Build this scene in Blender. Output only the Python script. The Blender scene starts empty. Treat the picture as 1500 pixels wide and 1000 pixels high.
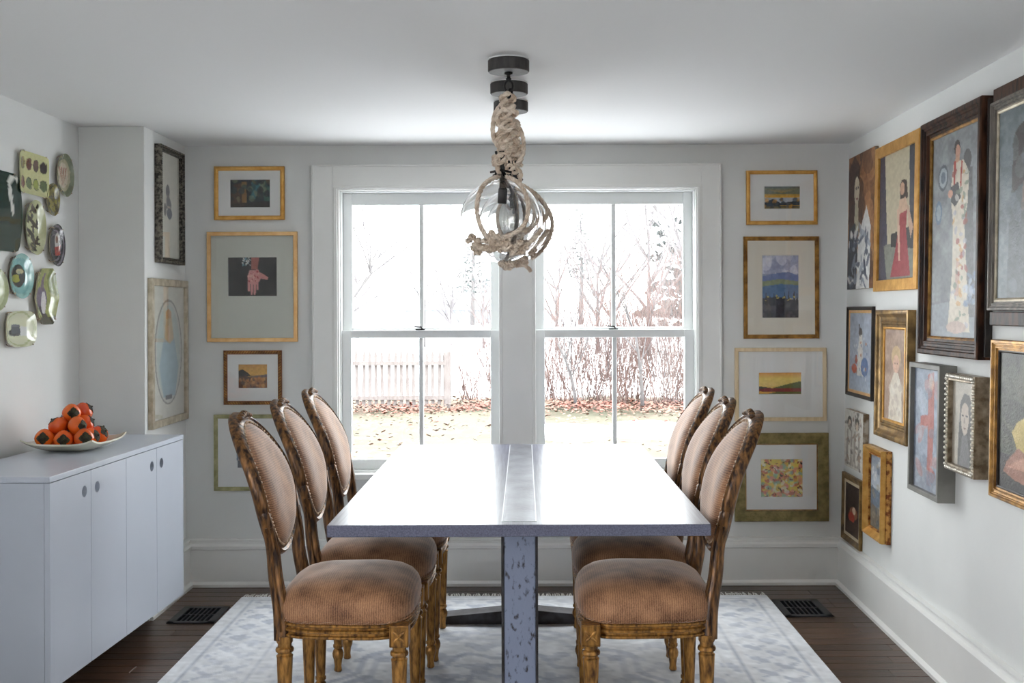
import bpy, math, random
import numpy as np
from mathutils import Vector, Matrix

scene = bpy.context.scene
col = scene.collection
random.seed(7); RNG = np.random.default_rng(11)

# ------------------------------------------------------------------ camera
F = 1650.0; VX, VY = 768.0, 455.0; HC = 1.40
ROLL = math.radians(0.22)
cam_d = bpy.data.cameras.new('camera'); cam = bpy.data.objects.new('camera', cam_d); col.objects.link(cam)
cam_d.sensor_width = 36.0; cam_d.lens = F / 1500 * 36.0
cam_d.shift_x = -(VX - 750) / 1500; cam_d.shift_y = -(500 - VY) / 1500
cam_d.clip_start = 0.05; cam_d.clip_end = 500
cam.matrix_world = Matrix.Translation((0, 0, HC)) @ Matrix.Rotation(math.pi / 2, 4, 'X') @ Matrix.Rotation(-ROLL, 4, 'Z')
scene.camera = cam

# ------------------------------------------------------------------ world, lights, exposure
w = bpy.data.worlds.new('overcast_sky'); scene.world = w; w.use_nodes = True
bg = w.node_tree.nodes['Background']; bg.inputs[0].default_value = (0.95, 0.975, 1.0, 1); bg.inputs[1].default_value = 8.0
scene.view_settings.view_transform = 'Standard'; scene.view_settings.look = 'None'
scene.view_settings.exposure = 0.78; scene.view_settings.gamma = 1.0
try: scene.view_settings.use_curve_mapping = False
except Exception: pass
cy = scene.cycles
cy.max_bounces = 14; cy.diffuse_bounces = 8; cy.glossy_bounces = 5; cy.transmission_bounces = 14; cy.transparent_max_bounces = 24
cy.caustics_reflective = False; cy.caustics_refractive = False; cy.use_denoising = True
cy.sample_clamp_indirect = 6.0

def area(name, loc, direction, sx, sy, power, color=(1, 1, 1), portal=False):
    d = bpy.data.lights.new(name, 'AREA'); d.shape = 'RECTANGLE'; d.size = sx; d.size_y = sy
    d.energy = power; d.color = color
    if portal: d.cycles.is_portal = True
    o = bpy.data.objects.new(name, d); col.objects.link(o)
    o.location = loc; o.rotation_euler = Vector(direction).to_track_quat('-Z', 'Y').to_euler()
    return o
# daylight comes in through the pair of windows (sky portal)
area('window_portal', (-0.035, 5.93, 1.30), (0, -1, 0), 2.0, 1.5, 1, portal=True)
area('added_left_window_portal', (-2.32, 0.0, 1.20), (1, 0, 0), 2.6, 1.4, 1, portal=True)  # added window out of view, sized to fill the room with skylight
area('added_right_window_portal', (2.12, -0.3, 1.20), (-1, 0, 0), 1.6, 1.4, 1, portal=True)  # second added window behind the camera, kept narrower to limit the fill

# ------------------------------------------------------------------ pixel helpers (1500 x 1000)
def unroll(px, py):
    dx, dy = px - VX, py - VY
    c, s = math.cos(ROLL), math.sin(ROLL)
    return (dx * c - dy * s, dx * s + dy * c)
def at_y(px, py, Y):
    a, b = unroll(px, py); return Vector((a * Y / F, Y, HC - b * Y / F))
def at_x(px, py, X):
    a, b = unroll(px, py); Y = X * F / a; return Vector((X, Y, HC - b * Y / F))
YB = 5.77; ZC = 2.25; XL = -2.038; XB = -1.735; YBUMP = 5.15; RA = 0.024; RB = 0.0205
def Xr(Y, Z): return 1.667 + RA * (Y - 5.77) + RB * (Z - 2.25)
def at_r(px, py, off):
    a, b = unroll(px, py)
    # X = a*t, Y = F*t, Z = HC - b*t  with  X = Xr(Y,Z) - off
    t = (1.667 - RA * 5.77 + RB * (HC - 2.25) - off) / (a - RA * F + RB * b)
    return Vector((a * t, F * t, HC - b * t))

# ------------------------------------------------------------------ materials
def nt(name):
    m = bpy.data.materials.new(name); m.use_nodes = True
    n = m.node_tree.nodes; l = m.node_tree.links
    return m, n, l, n['Principled BSDF']
def lin(c):
    return tuple((x / 12.92 if x <= 0.04045 else ((x + 0.055) / 1.055) ** 2.4) for x in c)
def rgb(r, g, b): return lin((r / 255, g / 255, b / 255))
def mat(name, c, rough=0.5, metal=0.0, c2=None, nscale=8.0, stretch=None, lo=0.4, hi=0.6, bump=0.0, bscale=None, coat=0.0, spec=0.5, sheen=0.0, detail=4.0, rand=0.0, coatr=0.1):
    m, n, l, p = nt(name)
    p.inputs['Base Color'].default_value = (*c, 1); p.inputs['Roughness'].default_value = rough
    p.inputs['Metallic'].default_value = metal; p.inputs['Coat Weight'].default_value = coat
    p.inputs['Coat Roughness'].default_value = coatr
    p.inputs['Specular IOR Level'].default_value = spec
    if sheen:
        p.inputs['Sheen Weight'].default_value = sheen; p.inputs['Sheen Roughness'].default_value = 0.35
    tc = n.new('ShaderNodeTexCoord'); mp = n.new('ShaderNodeMapping'); l.new(tc.outputs['Object'], mp.inputs[0])
    if stretch: mp.inputs['Scale'].default_value = stretch
    oi = None
    if rand:
        oi = n.new('ShaderNodeObjectInfo'); vm = n.new('ShaderNodeVectorMath'); vm.operation = 'SCALE'
        cx = n.new('ShaderNodeCombineXYZ')
        for i in range(3): l.new(oi.outputs['Random'], cx.inputs[i])
        l.new(cx.outputs[0], vm.inputs[0]); vm.inputs['Scale'].default_value = 37.0
        l.new(vm.outputs[0], mp.inputs['Location'])
    if c2 is not None:
        no = n.new('ShaderNodeTexNoise'); no.inputs['Scale'].default_value = nscale; no.inputs['Detail'].default_value = detail
        l.new(mp.outputs[0], no.inputs['Vector'])
        r = n.new('ShaderNodeValToRGB'); r.color_ramp.elements[0].position = lo; r.color_ramp.elements[1].position = hi
        r.color_ramp.elements[0].color = (*c, 1); r.color_ramp.elements[1].color = (*c2, 1)
        l.new(no.outputs['Fac'], r.inputs[0])
        out = r.outputs[0]
        if rand:
            hs = n.new('ShaderNodeHueSaturation'); ma = n.new('ShaderNodeMath'); ma.operation = 'MULTIPLY_ADD'
            l.new(oi.outputs['Random'], ma.inputs[0]); ma.inputs[1].default_value = rand; ma.inputs[2].default_value = 1 - rand / 2
            l.new(ma.outputs[0], hs.inputs['Value']); l.new(out, hs.inputs['Color']); out = hs.outputs[0]
        l.new(out, p.inputs['Base Color'])
    if bump:
        nb = n.new('ShaderNodeTexNoise'); nb.inputs['Scale'].default_value = bscale or nscale * 4; nb.inputs['Detail'].default_value = 5
        l.new(mp.outputs[0], nb.inputs['Vector'])
        b = n.new('ShaderNodeBump'); b.inputs['Strength'].default_value = bump; b.inputs['Distance'].default_value = 0.01
        l.new(nb.outputs['Fac'], b.inputs['Height']); l.new(b.outputs[0], p.inputs['Normal'])
    return m
def thin_glass(name, tint=(1, 1, 1), rough=0.0, ior=1.5):
    m = bpy.data.materials.new(name); m.use_nodes = True; n = m.node_tree.nodes; l = m.node_tree.links
    n.clear(); o = n.new('ShaderNodeOutputMaterial'); mx = n.new('ShaderNodeMixShader'); fr = n.new('ShaderNodeFresnel')
    ge = n.new('ShaderNodeNewGeometry'); mi = n.new('ShaderNodeMath'); mi.operation = 'MULTIPLY_ADD'   # a pane reflects alike from both of its faces
    l.new(ge.outputs['Backfacing'], mi.inputs[0]); mi.inputs[1].default_value = 1 / ior - ior; mi.inputs[2].default_value = ior; l.new(mi.outputs[0], fr.inputs[0])
    t = n.new('ShaderNodeBsdfTransparent'); t.inputs[0].default_value = (*tint, 1)
    g = n.new('ShaderNodeBsdfGlossy'); g.inputs['Roughness'].default_value = rough
    l.new(fr.outputs[0], mx.inputs[0]); l.new(t.outputs[0], mx.inputs[1]); l.new(g.outputs[0], mx.inputs[2]); l.new(mx.outputs[0], o.inputs[0])
    return m
def painted(name, rough=0.5, bump=0.15, bscale=120, coat=0.0, spec=0.5):
    m, n, l, p = nt(name)
    a = n.new('ShaderNodeAttribute'); a.attribute_name = 'Col'
    l.new(a.outputs['Color'], p.inputs['Base Color']); p.inputs['Roughness'].default_value = rough
    p.inputs['Coat Weight'].default_value = coat; p.inputs['Specular IOR Level'].default_value = spec
    if bump:
        tc = n.new('ShaderNodeTexCoord'); nb = n.new('ShaderNodeTexNoise'); nb.inputs['Scale'].default_value = bscale
        l.new(tc.outputs['Object'], nb.inputs['Vector']); b = n.new('ShaderNodeBump'); b.inputs['Strength'].default_value = bump
        b.inputs['Distance'].default_value = 0.004; l.new(nb.outputs['Fac'], b.inputs['Height']); l.new(b.outputs[0], p.inputs['Normal'])
    return m

M = {}
M['wall'] = mat('wall_paint', rgb(227, 228, 226), 0.75, c2=rgb(224, 225, 223), nscale=3, bump=0.03, bscale=90)
M['ceiling'] = mat('ceiling_paint', rgb(232, 232, 231), 0.8, bump=0.02, bscale=60)
M['trim'] = mat('trim_paint', rgb(240, 240, 237), 0.4, c2=rgb(237, 237, 234), nscale=4)
M['sash'] = mat('sash_paint', rgb(236, 238, 237), 0.4)
M['subfloor'] = mat('subfloor_wood', rgb(38, 27, 22), 0.5, c2=rgb(62, 44, 33), nscale=5, stretch=(0.6, 6, 1))
M['plank'] = mat('dark_floor_board', rgb(46, 30, 22), 0.34, c2=rgb(96, 66, 45), nscale=7, stretch=(1.0, 14, 14), lo=0.3, hi=0.75, bump=0.25, bscale=22, rand=0.7, coat=0.3, coatr=0.3)
M['pane'] = thin_glass('window_glass', (0.99, 1.0, 0.995))
M['pglass'] = thin_glass('picture_glass', (1, 1, 1), 0.0, 1.45)
M['black_iron'] = mat('black_iron', rgb(34, 34, 36), 0.5, 0.6, c2=rgb(50, 48, 46), nscale=30)
M['cab'] = mat('cabinet_lacquer', rgb(194, 200, 212), 0.28, c2=rgb(191, 197, 209), nscale=2, spec=0.5)
M['hole_shade'] = mat('recess_shade_paint', rgb(24, 25, 28), 0.9, spec=0.0)  # near-black colour standing in for shade inside openings
M['fabric'] = None; M['gold_wood'] = None

# ------------------------------------------------------------------ mesh builder
class MB:
    def __init__(s): s.v = []; s.f = []; s.c = None
    def add(s, vs, fs):
        k = len(s.v); s.v.extend([tuple(p) for p in vs]); s.f.extend([tuple(i + k for i in q) for q in fs]); return s
    def box(s, x0, x1, y0, y1, z0, z1):
        return s.add([(x0, y0, z0), (x1, y0, z0), (x1, y1, z0), (x0, y1, z0), (x0, y0, z1), (x1, y0, z1), (x1, y1, z1), (x0, y1, z1)],
                     [(0, 3, 2, 1), (4, 5, 6, 7), (0, 1, 5, 4), (1, 2, 6, 5), (2, 3, 7, 6), (3, 0, 4, 7)])
    def hexa(s, p):   # eight corners in box order
        return s.add(p, [(0, 3, 2, 1), (4, 5, 6, 7), (0, 1, 5, 4), (1, 2, 6, 5), (2, 3, 7, 6), (3, 0, 4, 7)])
    def rings(s, rings, closed=True, cap0=True, cap1=True, loop=False):
        n = len(rings[0]); k = len(s.v)
        for r in rings: s.v.extend([tuple(p) for p in r])
        R = len(rings)
        for i in range(R if loop else R - 1):
            a, b = k + i * n, k + ((i + 1) % R) * n
            for j in range(n if closed else n - 1):
                j2 = (j + 1) % n; s.f.append((a + j, a + j2, b + j2, b + j))
        if closed and not loop:
            if cap0: s.f.append(tuple(k + j for j in reversed(range(n))))
            if cap1: s.f.append(tuple(k + (R - 1) * n + j for j in range(n)))
        return s
    def lathe(s, prof, n=16, mtx=None, flute=None):
        rs = []
        for (r, z) in prof:
            ring = []
            for j in range(n):
                a = 2 * math.pi * j / n; rr = max(r, 1e-5)
                if flute and flute[0] < z < flute[1]: rr *= (1 - 0.10 * (0.5 + 0.5 * math.cos(a * flute[2])))
                p = Vector((rr * math.cos(a), rr * math.sin(a), z)); ring.append(mtx @ p if mtx else p)
            rs.append(ring)
        return s.rings(rs)
    def tube(s, pts, r, n=8, caps=True, loop=False, squash=None):
        pts = [Vector(p) for p in pts]; N = len(pts); rs = []
        up = None
        for i, p in enumerate(pts):
            if loop: t = pts[(i + 1) % N] - pts[i - 1]
            else: t = pts[min(i + 1, N - 1)] - pts[max(i - 1, 0)]
            if t.length < 1e-9: t = Vector((0, 0, 1))
            t.normalize()
            if up is None:
                up = Vector((0, 0, 1)) if abs(t.z) < 0.9 else Vector((1, 0, 0))
            a = up - t * up.dot(t)
            if a.length < 1e-6: a = t.orthogonal()
            a.normalize(); b = t.cross(a); up = a
            rr = r[i] if isinstance(r, (list, tuple)) else r
            rs.append([p + (a * math.cos(2 * math.pi * j / n) + b * math.sin(2 * math.pi * j / n) * (squash or 1)) * rr for j in range(n)])
        return s.rings(rs, loop=loop, cap0=caps, cap1=caps)
    def ell(s, c, rx, ry, rz, n=8, m=5, mtx=None):
        c = Vector(c); rs = []
        for i in range(1, m):
            th = math.pi * i / m
            ring = [Vector((rx * math.sin(th) * math.cos(2 * math.pi * j / n), ry * math.sin(th) * math.sin(2 * math.pi * j / n), -rz * math.cos(th))) for j in range(n)]
            rs.append([c + (mtx @ p if mtx else p) for p in ring])
        k = len(s.v); s.rings(rs, cap0=False, cap1=False)
        b = Vector((0, 0, -rz)); t = Vector((0, 0, rz))
        s.v.append(tuple(c + (mtx @ b if mtx else b))); s.v.append(tuple(c + (mtx @ t if mtx else t)))
        ib, it = len(s.v) - 2, len(s.v) - 1
        for j in range(n):
            j2 = (j + 1) % n; s.f.append((k + j2, k + j, ib)); s.f.append((k + (m - 2) * n + j, k + (m - 2) * n + j2, it))
        return s
    def build(s, name, material, parent=None, smooth=None, bevel=0.0, colors=None):
        me = bpy.data.meshes.new(name); me.from_pydata(s.v, [], s.f); me.update()
        if colors is not None:
            at = me.color_attributes.new('Col', 'FLOAT_COLOR', 'POINT')
            at.data.foreach_set('color', np.asarray(colors, dtype=np.float32).ravel())
        if material: me.materials.append(material)
        if smooth is not None:
            me.shade_smooth()
            if smooth < 3.1: me.set_sharp_from_angle(angle=smooth)
        o = bpy.data.objects.new(name, me); col.objects.link(o)
        if parent: o.parent = parent
        if bevel:
            b = o.modifiers.new('bevel', 'BEVEL'); b.width = bevel; b.segments = 2; b.limit_method = 'ANGLE'
        return o
def tag(o, label, cat, group=None):
    o['label'] = label; o['category'] = cat
    if group: o['group'] = group
    return o
def struct(o): o['kind'] = 'structure'; return o
def empty(name, mtx=None, loc=None):
    o = bpy.data.objects.new(name, None); col.objects.link(o); o.empty_display_size = 0.05
    if mtx is not None: o.matrix_world = mtx
    if loc is not None: o.location = loc
    return o
def dup(root, parent=None):
    c = root.copy(); col.objects.link(c); c.parent = parent
    for ch in list(root.children): dup(ch, c)
    return c
def catmull(P, n=8, loop=False):
    P = [Vector(p) for p in P]; out = []; N = len(P)
    for i in range(N if loop else N - 1):
        if loop: p0, p1, p2, p3 = P[i - 1], P[i], P[(i + 1) % N], P[(i + 2) % N]
        else: p0, p1, p2, p3 = P[max(i - 1, 0)], P[i], P[i + 1], P[min(i + 2, N - 1)]
        for k in range(n):
            t = k / n
            out.append(0.5 * ((2 * p1) + (p2 - p0) * t + (2 * p0 - 5 * p1 + 4 * p2 - p3) * t * t + (-p0 + 3 * p1 - 3 * p2 + p3) * t ** 3))
    if not loop: out.append(P[-1])
    return out

# ================================================================== THE ROOM SHELL
# floor
fl = struct(MB().box(-2.3, 2.1, -4.15, YB + 0.2, -0.14, -0.006).build('floor', M['subfloor']))
RUG = (-1.384, 1.176, 2.55, 5.50)
PW = 0.083
pl_mesh = {}
def plank(x0, x1, y0, yw):
    L = round(x1 - x0, 2)
    key = (L, round(yw, 3))
    if key not in pl_mesh:
        b = MB(); e = 0.0012
        h = 0.0
        b.rings([[(-L/2 + e, e, -0.006), (L/2 - e, e, -0.006), (L/2 - e, yw - e, -0.006), (-L/2 + e, yw - e, -0.006)],
                 [(-L/2 + e, e, h - 0.0012), (L/2 - e, e, h - 0.0012), (L/2 - e, yw - e, h - 0.0012), (-L/2 + e, yw - e, h - 0.0012)],
                 [(-L/2 + 2.2*e, 2.2*e, h), (L/2 - 2.2*e, 2.2*e, h), (L/2 - 2.2*e, yw - 2.2*e, h), (-L/2 + 2.2*e, yw - 2.2*e, h)]])
        o = b.build('plank', M['plank'], fl); pl_mesh[key] = o.data
    else:
        o = bpy.data.objects.new('plank', pl_mesh[key]); col.objects.link(o); o.parent = fl
    o.location = ((x0 + x1) / 2, y0, random.uniform(-0.0006, 0.0))
y = 3.30; row = 0
while y < YB - 0.001:
    yw = min(PW, YB - y); x = -2.04 - [0.0, 0.55, 0.25, 0.8, 0.4][row % 5]; 
    while x < 1.75:
        L = random.choice([0.9, 1.1, 1.3, 1.5]); a, b_ = max(x, -2.04), min(x + L, 1.66)
        hidden = a > RUG[0] + 0.03 and b_ < RUG[1] - 0.03 and y + yw < RUG[3] - 0.05
        if b_ - a > 0.05 and not hidden: plank(round(a, 2), round(b_, 2), y, yw)
        x += L
    y += PW; row += 1
# ceiling
struct(MB().box(-2.3, 2.1, -4.15, YB + 0.2, ZC, ZC + 0.15).build('ceiling', M['ceiling']))
# back wall with two window openings
WZ0, WZ1 = 0.575, 2.022
WIN = [(-0.946, -0.118), (0.048, 0.880)]
b = MB()
xs = [-2.3, WIN[0][0], WIN[0][1], WIN[1][0], WIN[1][1], 2.1]
b.box(xs[0], xs[1], YB, YB + 0.15, -0.1, ZC); b.box(xs[2], xs[3], YB, YB + 0.15, WZ0, WZ1); b.box(xs[4], xs[5], YB, YB + 0.15, -0.1, ZC)
b.box(xs[1], xs[4], YB, YB + 0.15, WZ1, ZC); b.box(xs[1], xs[4], YB, YB + 0.15, -0.1, WZ0)
struct(b.build('wall_back', M['wall']))
# right wall, a little out of plumb and out of square, with an unseen window opening added for fill
b = MB()
def rbox(y0, y1, z0, z1):
    b.hexa([(Xr(y0, z0), y0, z0), (2.1, y0, z0), (2.1, y1, z0), (Xr(y1, z0), y1, z0), (Xr(y0, z1), y0, z1), (2.1, y0, z1), (2.1, y1, z1), (Xr(y1, z1), y1, z1)])
rbox(0.5, YB, -0.1, ZC); rbox(-4.0, -1.1, -0.1, ZC); rbox(-1.1, 0.5, -0.1, 0.5); rbox(-1.1, 0.5, 1.9, ZC)
struct(b.build('wall_right', M['wall']))
# left wall (plates hang here), unseen fill window added, and the boxed-out chase in the corner
b = MB()
b.box(-2.3, XL, 1.3, YB + 0.15, -0.1, ZC); b.box(-2.3, XL, -4.0, -1.3, -0.1, ZC); b.box(-2.3, XL, -1.3, 1.3, -0.1, 0.5); b.box(-2.3, XL, -1.3, 1.3, 1.9, ZC)
struct(b.build('wall_left', M['wall']))
struct(MB().box(XL, XB, YBUMP, YB, -0.0, ZC).build('wall_chase', M['wall'], bevel=0.004))
b = MB(); b.box(-2.3, 2.1, -4.15, -4.0, -0.1, ZC)
struct(b.build('wall_front', M['wall']))
# baseboards: plinth + cap moulding + shoe
BP = [(0.0, 0.0), (0.030, 0.0), (0.030, 0.014), (0.020, 0.026), (0.018, 0.185), (0.024, 0.192), (0.024, 0.206), (0.014, 0.216), (0.012, 0.226), (0.017, 0.230), (0.017, 0.238), (0.0, 0.240)]
def base_run(name, A, B, nrm, lean=0.0):
    A, B, nrm = Vector(A), Vector(B), Vector(nrm)
    r = [[P + nrm * (d * 1.5 - lean * z) + Vector((0, 0, z)) for (d, z) in BP] for P in (A, B)]
    return struct(MB().rings(r).build(name, M['trim'], smooth=0.5))
base_run('baseboard_back', (XB + 0.001, YB - 0.0005, 0), (1.62, YB - 0.0005, 0), (0, -1, 0))
rn = Vector((-1, RA, 0)).normalized()
base_run('baseboard_right', (Xr(YB, 0) - 0.0005, YB, 0), (Xr(1.0, 0) - 0.0005, 1.0, 0), rn, RB)
base_run('baseboard_chase', (XB + 0.0005, YBUMP - 0.035, 0), (XB + 0.0005, YB, 0), (1, 0, 0))
base_run('baseboard_left', (XL, YBUMP - 0.0005, 0), (XB + 0.03, YBUMP - 0.0005, 0), (0, -1, 0))

# window trim: casing boards, beads, mullion casing, stool, apron
CX0, CX1, CZ1 = -1.083, 1.008, 2.148
b = MB()
b.box(CX0, -0.978, YB - 0.022, YB, 0.56, CZ1); b.box(0.907, CX1, YB - 0.022, YB, 0.56, CZ1); b.box(-0.978, 0.907, YB - 0.022, YB, 2.04, CZ1)
b.box(-0.112, 0.040, YB - 0.016, YB, 0.56, 2.04)
trim = struct(b.build('trim_1', M['trim'], bevel=0.002))
b = MB()
for (x0, x1) in ((-0.980, -0.944), (0.876, 0.909)):
    b.box(x0, x1, YB - 0.026, YB, 0.56, 2.042); b.box(x0 + 0.008, x1 - 0.008, YB - 0.033, YB, 0.56, 2.034)
b.box(-0.980, 0.909, YB - 0.027, YB, 2.018, 2.043); b.box(-0.972, 0.901, YB - 0.034, YB, 2.024, 2.036)
for (x0, x1) in ((-0.130, -0.112), (0.040, 0.058)): b.box(x0, x1, YB - 0.020, YB, 0.56, 2.02)
bb = b.build('casing_bead', M['trim'], trim, bevel=0.003)
MB().box(CX0 - 0.03, CX1 + 0.03, YB - 0.055, YB + 0.02, 0.545, 0.575).build('window_stool', M['trim'], trim, bevel=0.005)
MB().box(CX0, CX1, YB - 0.02, YB, 0.45, 0.545).build('window_apron', M['wall'], trim, bevel=0.003)
# picture-moulding-like thin outer bead on the casing
b = MB()
b.box(CX0, CX0 + 0.010, YB - 0.028, YB, 0.56, CZ1); b.box(CX1 - 0.010, CX1, YB - 0.028, YB, 0.56, CZ1); b.box(CX0, CX1, YB - 0.028, YB, CZ1 - 0.010, CZ1)
b.build('casing_edge', M['trim'], trim, bevel=0.003)

def sash(win, nm, x0, x1, z0, z1, y0, y1, st, rt, rb, mw=0.022):
    s = MB(); s.box(x0, x0 + st, y0, y1, z0, z1); s.box(x1 - st, x1, y0, y1, z0, z1)
    s.box(x0 + st, x1 - st, y0, y1, z1 - rt, z1); s.box(x0 + st, x1 - st, y0, y1, z0, z0 + rb)
    o = s.build(nm, M['sash'], win, bevel=0.003)
    xm = (x0 + x1) / 2
    MB().box(xm - mw / 2, xm + mw / 2, y0 + 0.004, y1 - 0.004, z0 + rb, z1 - rt).build('muntin', M['sash'], o, bevel=0.003)
    ym = (y0 + y1) / 2
    for (a, c) in ((x0 + st, xm - mw / 2), (xm + mw / 2, x1 - st)):
        MB().box(a - 0.004, c + 0.004, ym - 0.0015, ym + 0.0015, z0 + rb - 0.004, z1 - rt + 0.004).build('pane', M['pane'], o)
    return o
for i, (x0, x1) in enumerate(WIN):
    wn = struct(empty('window_%d' % (i + 1), loc=((x0 + x1) / 2, YB, WZ0)))
    wn2 = Matrix.Translation(-wn.location)
    jb = MB()   # jamb liner
    jb.box(x0 - 0.002, x0 + 0.008, YB, YB + 0.15, WZ0, WZ1); jb.box(x1 - 0.008, x1 + 0.002, YB, YB + 0.15, WZ0, WZ1)
    jb.box(x0, x1, YB, YB + 0.15, WZ1 - 0.01, WZ1); jb.box(x0, x1, YB, YB + 0.2, WZ0 - 0.005, WZ0 + 0.012)
    parts = [jb.build('jamb', M['sash'], wn)]
    parts.append(sash(wn, 'lower_sash', x0 + 0.008, x1 - 0.008, WZ0 + 0.012, 1.302, YB + 0.022, YB + 0.060, 0.048, 0.040, 0.052))
    parts.append(sash(wn, 'upper_sash', x0 + 0.008, x1 - 0.008, 1.275, WZ1 - 0.01, YB + 0.066, YB + 0.104, 0.048, 0.062, 0.040))
    for p in parts: p.matrix_parent_inverse = wn2
    xm = (x0 + x1) / 2
    lk = MB(); lk.box(xm - 0.028, xm + 0.018, YB + 0.03, YB + 0.052, 1.302, 1.308); lk.tube([(xm + 0.005, YB + 0.04, 1.308), (xm + 0.0, YB + 0.035, 1.318), (xm - 0.035, YB + 0.028, 1.320)], 0.004, 6)
    lk.build('sash_lock', M['black_iron'], parts[1], smooth=0.6)
# sashes of the two side windows added out of view for fill light
for k, (y0, y1, xx) in enumerate(((-1.3, 1.3, XL - 0.10), (-1.1, 0.5, 1.76))):
    b = MB(); b.box(xx - 0.02, xx + 0.02, y0, y0 + 0.05, 0.5, 1.9); b.box(xx - 0.02, xx + 0.02, y1 - 0.05, y1, 0.5, 1.9)
    for z in (0.5, 1.18, 1.85): b.box(xx - 0.02, xx + 0.02, y0 + 0.05, y1 - 0.05, z, z + 0.05)
    b.box(xx - 0.018, xx + 0.018, (y0 + y1) / 2 - 0.03, (y0 + y1) / 2 + 0.03, 0.55, 1.85)
    struct(b.build('window_%d' % (k + 3), M['sash'], bevel=0.003))
# floor registers
def register(x0, x1, y0, y1, label):
    e = tag(empty('floor_register', loc=((x0 + x1) / 2, (y0 + y1) / 2, 0)), label, 'floor vent')
    W, D = (x1 - x0) / 2, (y1 - y0) / 2
    f = MB(); bx, by = 0.034, 0.030
    f.box(-W, W, -D, -D + by, 0.0003, 0.006); f.box(-W, W, D - by, D, 0.0003, 0.006); f.box(-W, -W + bx, -D, D, 0.0003, 0.006); f.box(W - bx, W, -D, D, 0.0003, 0.006)
    f.build('frame', M['reg'], e, bevel=0.0015)
    MB().box(-W + bx, W - bx, -D + by, D - by, 0.0003, 0.001).build('recess_shade', M['hole_shade'], e)  # dark sheet painted as the shade below the slats
    n = 7
    bm = MB().box(-0.0025, 0.0025, -D + by, D - by, 0.001, 0.0055)
    me = None
    for k in range(1, n):
        x = -W + bx + (2 * W - 2 * bx) * k / n
        if me is None: o = bm.build('slat', M['reg'], e); me = o.data
        else: o = bpy.data.objects.new('slat', me); col.objects.link(o); o.parent = e
        o.location.x = x
    MB().box(-W + bx, W - bx, -0.004, 0.004, 0.001, 0.0053).build('crossbar', M['reg'], e)
M['reg'] = mat('blackened_register', rgb(62, 62, 66), 0.42, 0.5, c2=rgb(48, 48, 52), nscale=20)
register(-1.615, -1.400, 5.06, 5.34, 'black metal floor register beside the white cabinet and the rug')
register(1.185, 1.405, 5.13, 5.43, 'black metal floor register below the picture wall, between rug and baseboard')

# ================================================================== RASTER PAINTING (colours kept as a mesh attribute)
def vnoise(h, w_, sc, seed=0):
    r = np.random.default_rng(seed); gh, gw = max(2, int(h / sc) + 2), max(2, int(w_ / sc) + 2)
    g = r.random((gh, gw)); yy = np.linspace(0, gh - 1.001, h); xx = np.linspace(0, gw - 1.001, w_)
    y0 = yy.astype(int); x0 = xx.astype(int); fy = (yy - y0)[:, None]; fx = (xx - x0)[None, :]
    fy = fy * fy * (3 - 2 * fy); fx = fx * fx * (3 - 2 * fx)
    a = g[y0][:, x0]; b_ = g[y0][:, x0 + 1]; c = g[y0 + 1][:, x0]; d = g[y0 + 1][:, x0 + 1]
    return (a * (1 - fx) + b_ * fx) * (1 - fy) + (c * (1 - fx) + d * fx) * fy
class Art:
    def __init__(s, w_, h, base, seed=0):
        s.w, s.h = w_, h; s.seed = seed
        s.c = np.ones((h, w_, 3)) * (np.array(base) / 255.0)
        s.X, s.Y = np.meshgrid((np.arange(w_) + 0.5) / w_, (np.arange(h) + 0.5) / h)
    def put(s, m, c, a=1.0):
        m = (np.clip(m, 0, 1) * a)[..., None]; s.c = s.c * (1 - m) + m * np.array(c) / 255.0; return s
    def grad(s, y0, c0, y1, c1):
        m = (s.Y >= y0) & (s.Y <= y1); t = np.clip((s.Y - y0) / max(y1 - y0, 1e-6), 0, 1)[..., None]
        g = (1 - t) * np.array(c0) / 255.0 + t * np.array(c1) / 255.0
        s.c = np.where(m[..., None], g, s.c); return s
    def ell(s, cx, cy, rx, ry, c, a=1.0, rot=0.0):
        dx, dy = s.X - cx, (s.Y - cy); k = s.h / s.w
        X = dx * math.cos(rot) + dy * k * math.sin(rot); Y = (-dx * math.sin(rot) + dy * k * math.cos(rot)) / k
        d = (X / rx) ** 2 + (Y / ry) ** 2; return s.put((d < 1).astype(float), c, a)
    def ring(s, cx, cy, rx, ry, t, c, a=1.0):
        d = np.sqrt(((s.X - cx) / rx) ** 2 + ((s.Y - cy) / ry) ** 2); return s.put((abs(d - 1) < t).astype(float), c, a)
    def poly(s, pts, c, a=1.0):
        ins = np.zeros(s.X.shape, bool); n = len(pts)
        for i in range(n):
            x1, y1 = pts[i]; x2, y2 = pts[(i + 1) % n]
            if y1 == y2: continue
            ins ^= ((s.Y < y1) != (s.Y < y2)) & (s.X < (x2 - x1) * (s.Y - y1) / (y2 - y1) + x1)
        return s.put(ins.astype(float), c, a)
    def noise(s, amt, sc=4, seed=None, mono=True):
        sd = s.seed + 1 if seed is None else seed
        if mono: s.c += (vnoise(s.h, s.w, sc, sd)[..., None] - 0.5) * amt
        else:
            for k in range(3): s.c[..., k] += (vnoise(s.h, s.w, sc, sd + k) - 0.5) * amt
        s.c = np.clip(s.c, 0, 1); return s
    def dabs(s, n, cols, r=0.03, box=(0, 0, 1, 1), a=0.9, seed=3, elong=1.0):
        r_ = np.random.default_rng(seed)
        for i in range(n):
            s.ell(box[0] + r_.random() * (box[2] - box[0]), box[1] + r_.random() * (box[3] - box[1]), r * (0.5 + r_.random()), r * elong * (0.5 + r_.random()) * s.w / s.h, cols[r_.integers(len(cols))], a, r_.random() * 3)
        return s
    def lin(s):
        c = np.clip(s.c, 0, 1); return np.where(c <= 0.04045, c / 12.92, ((c + 0.055) / 1.055) ** 2.4)
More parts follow.
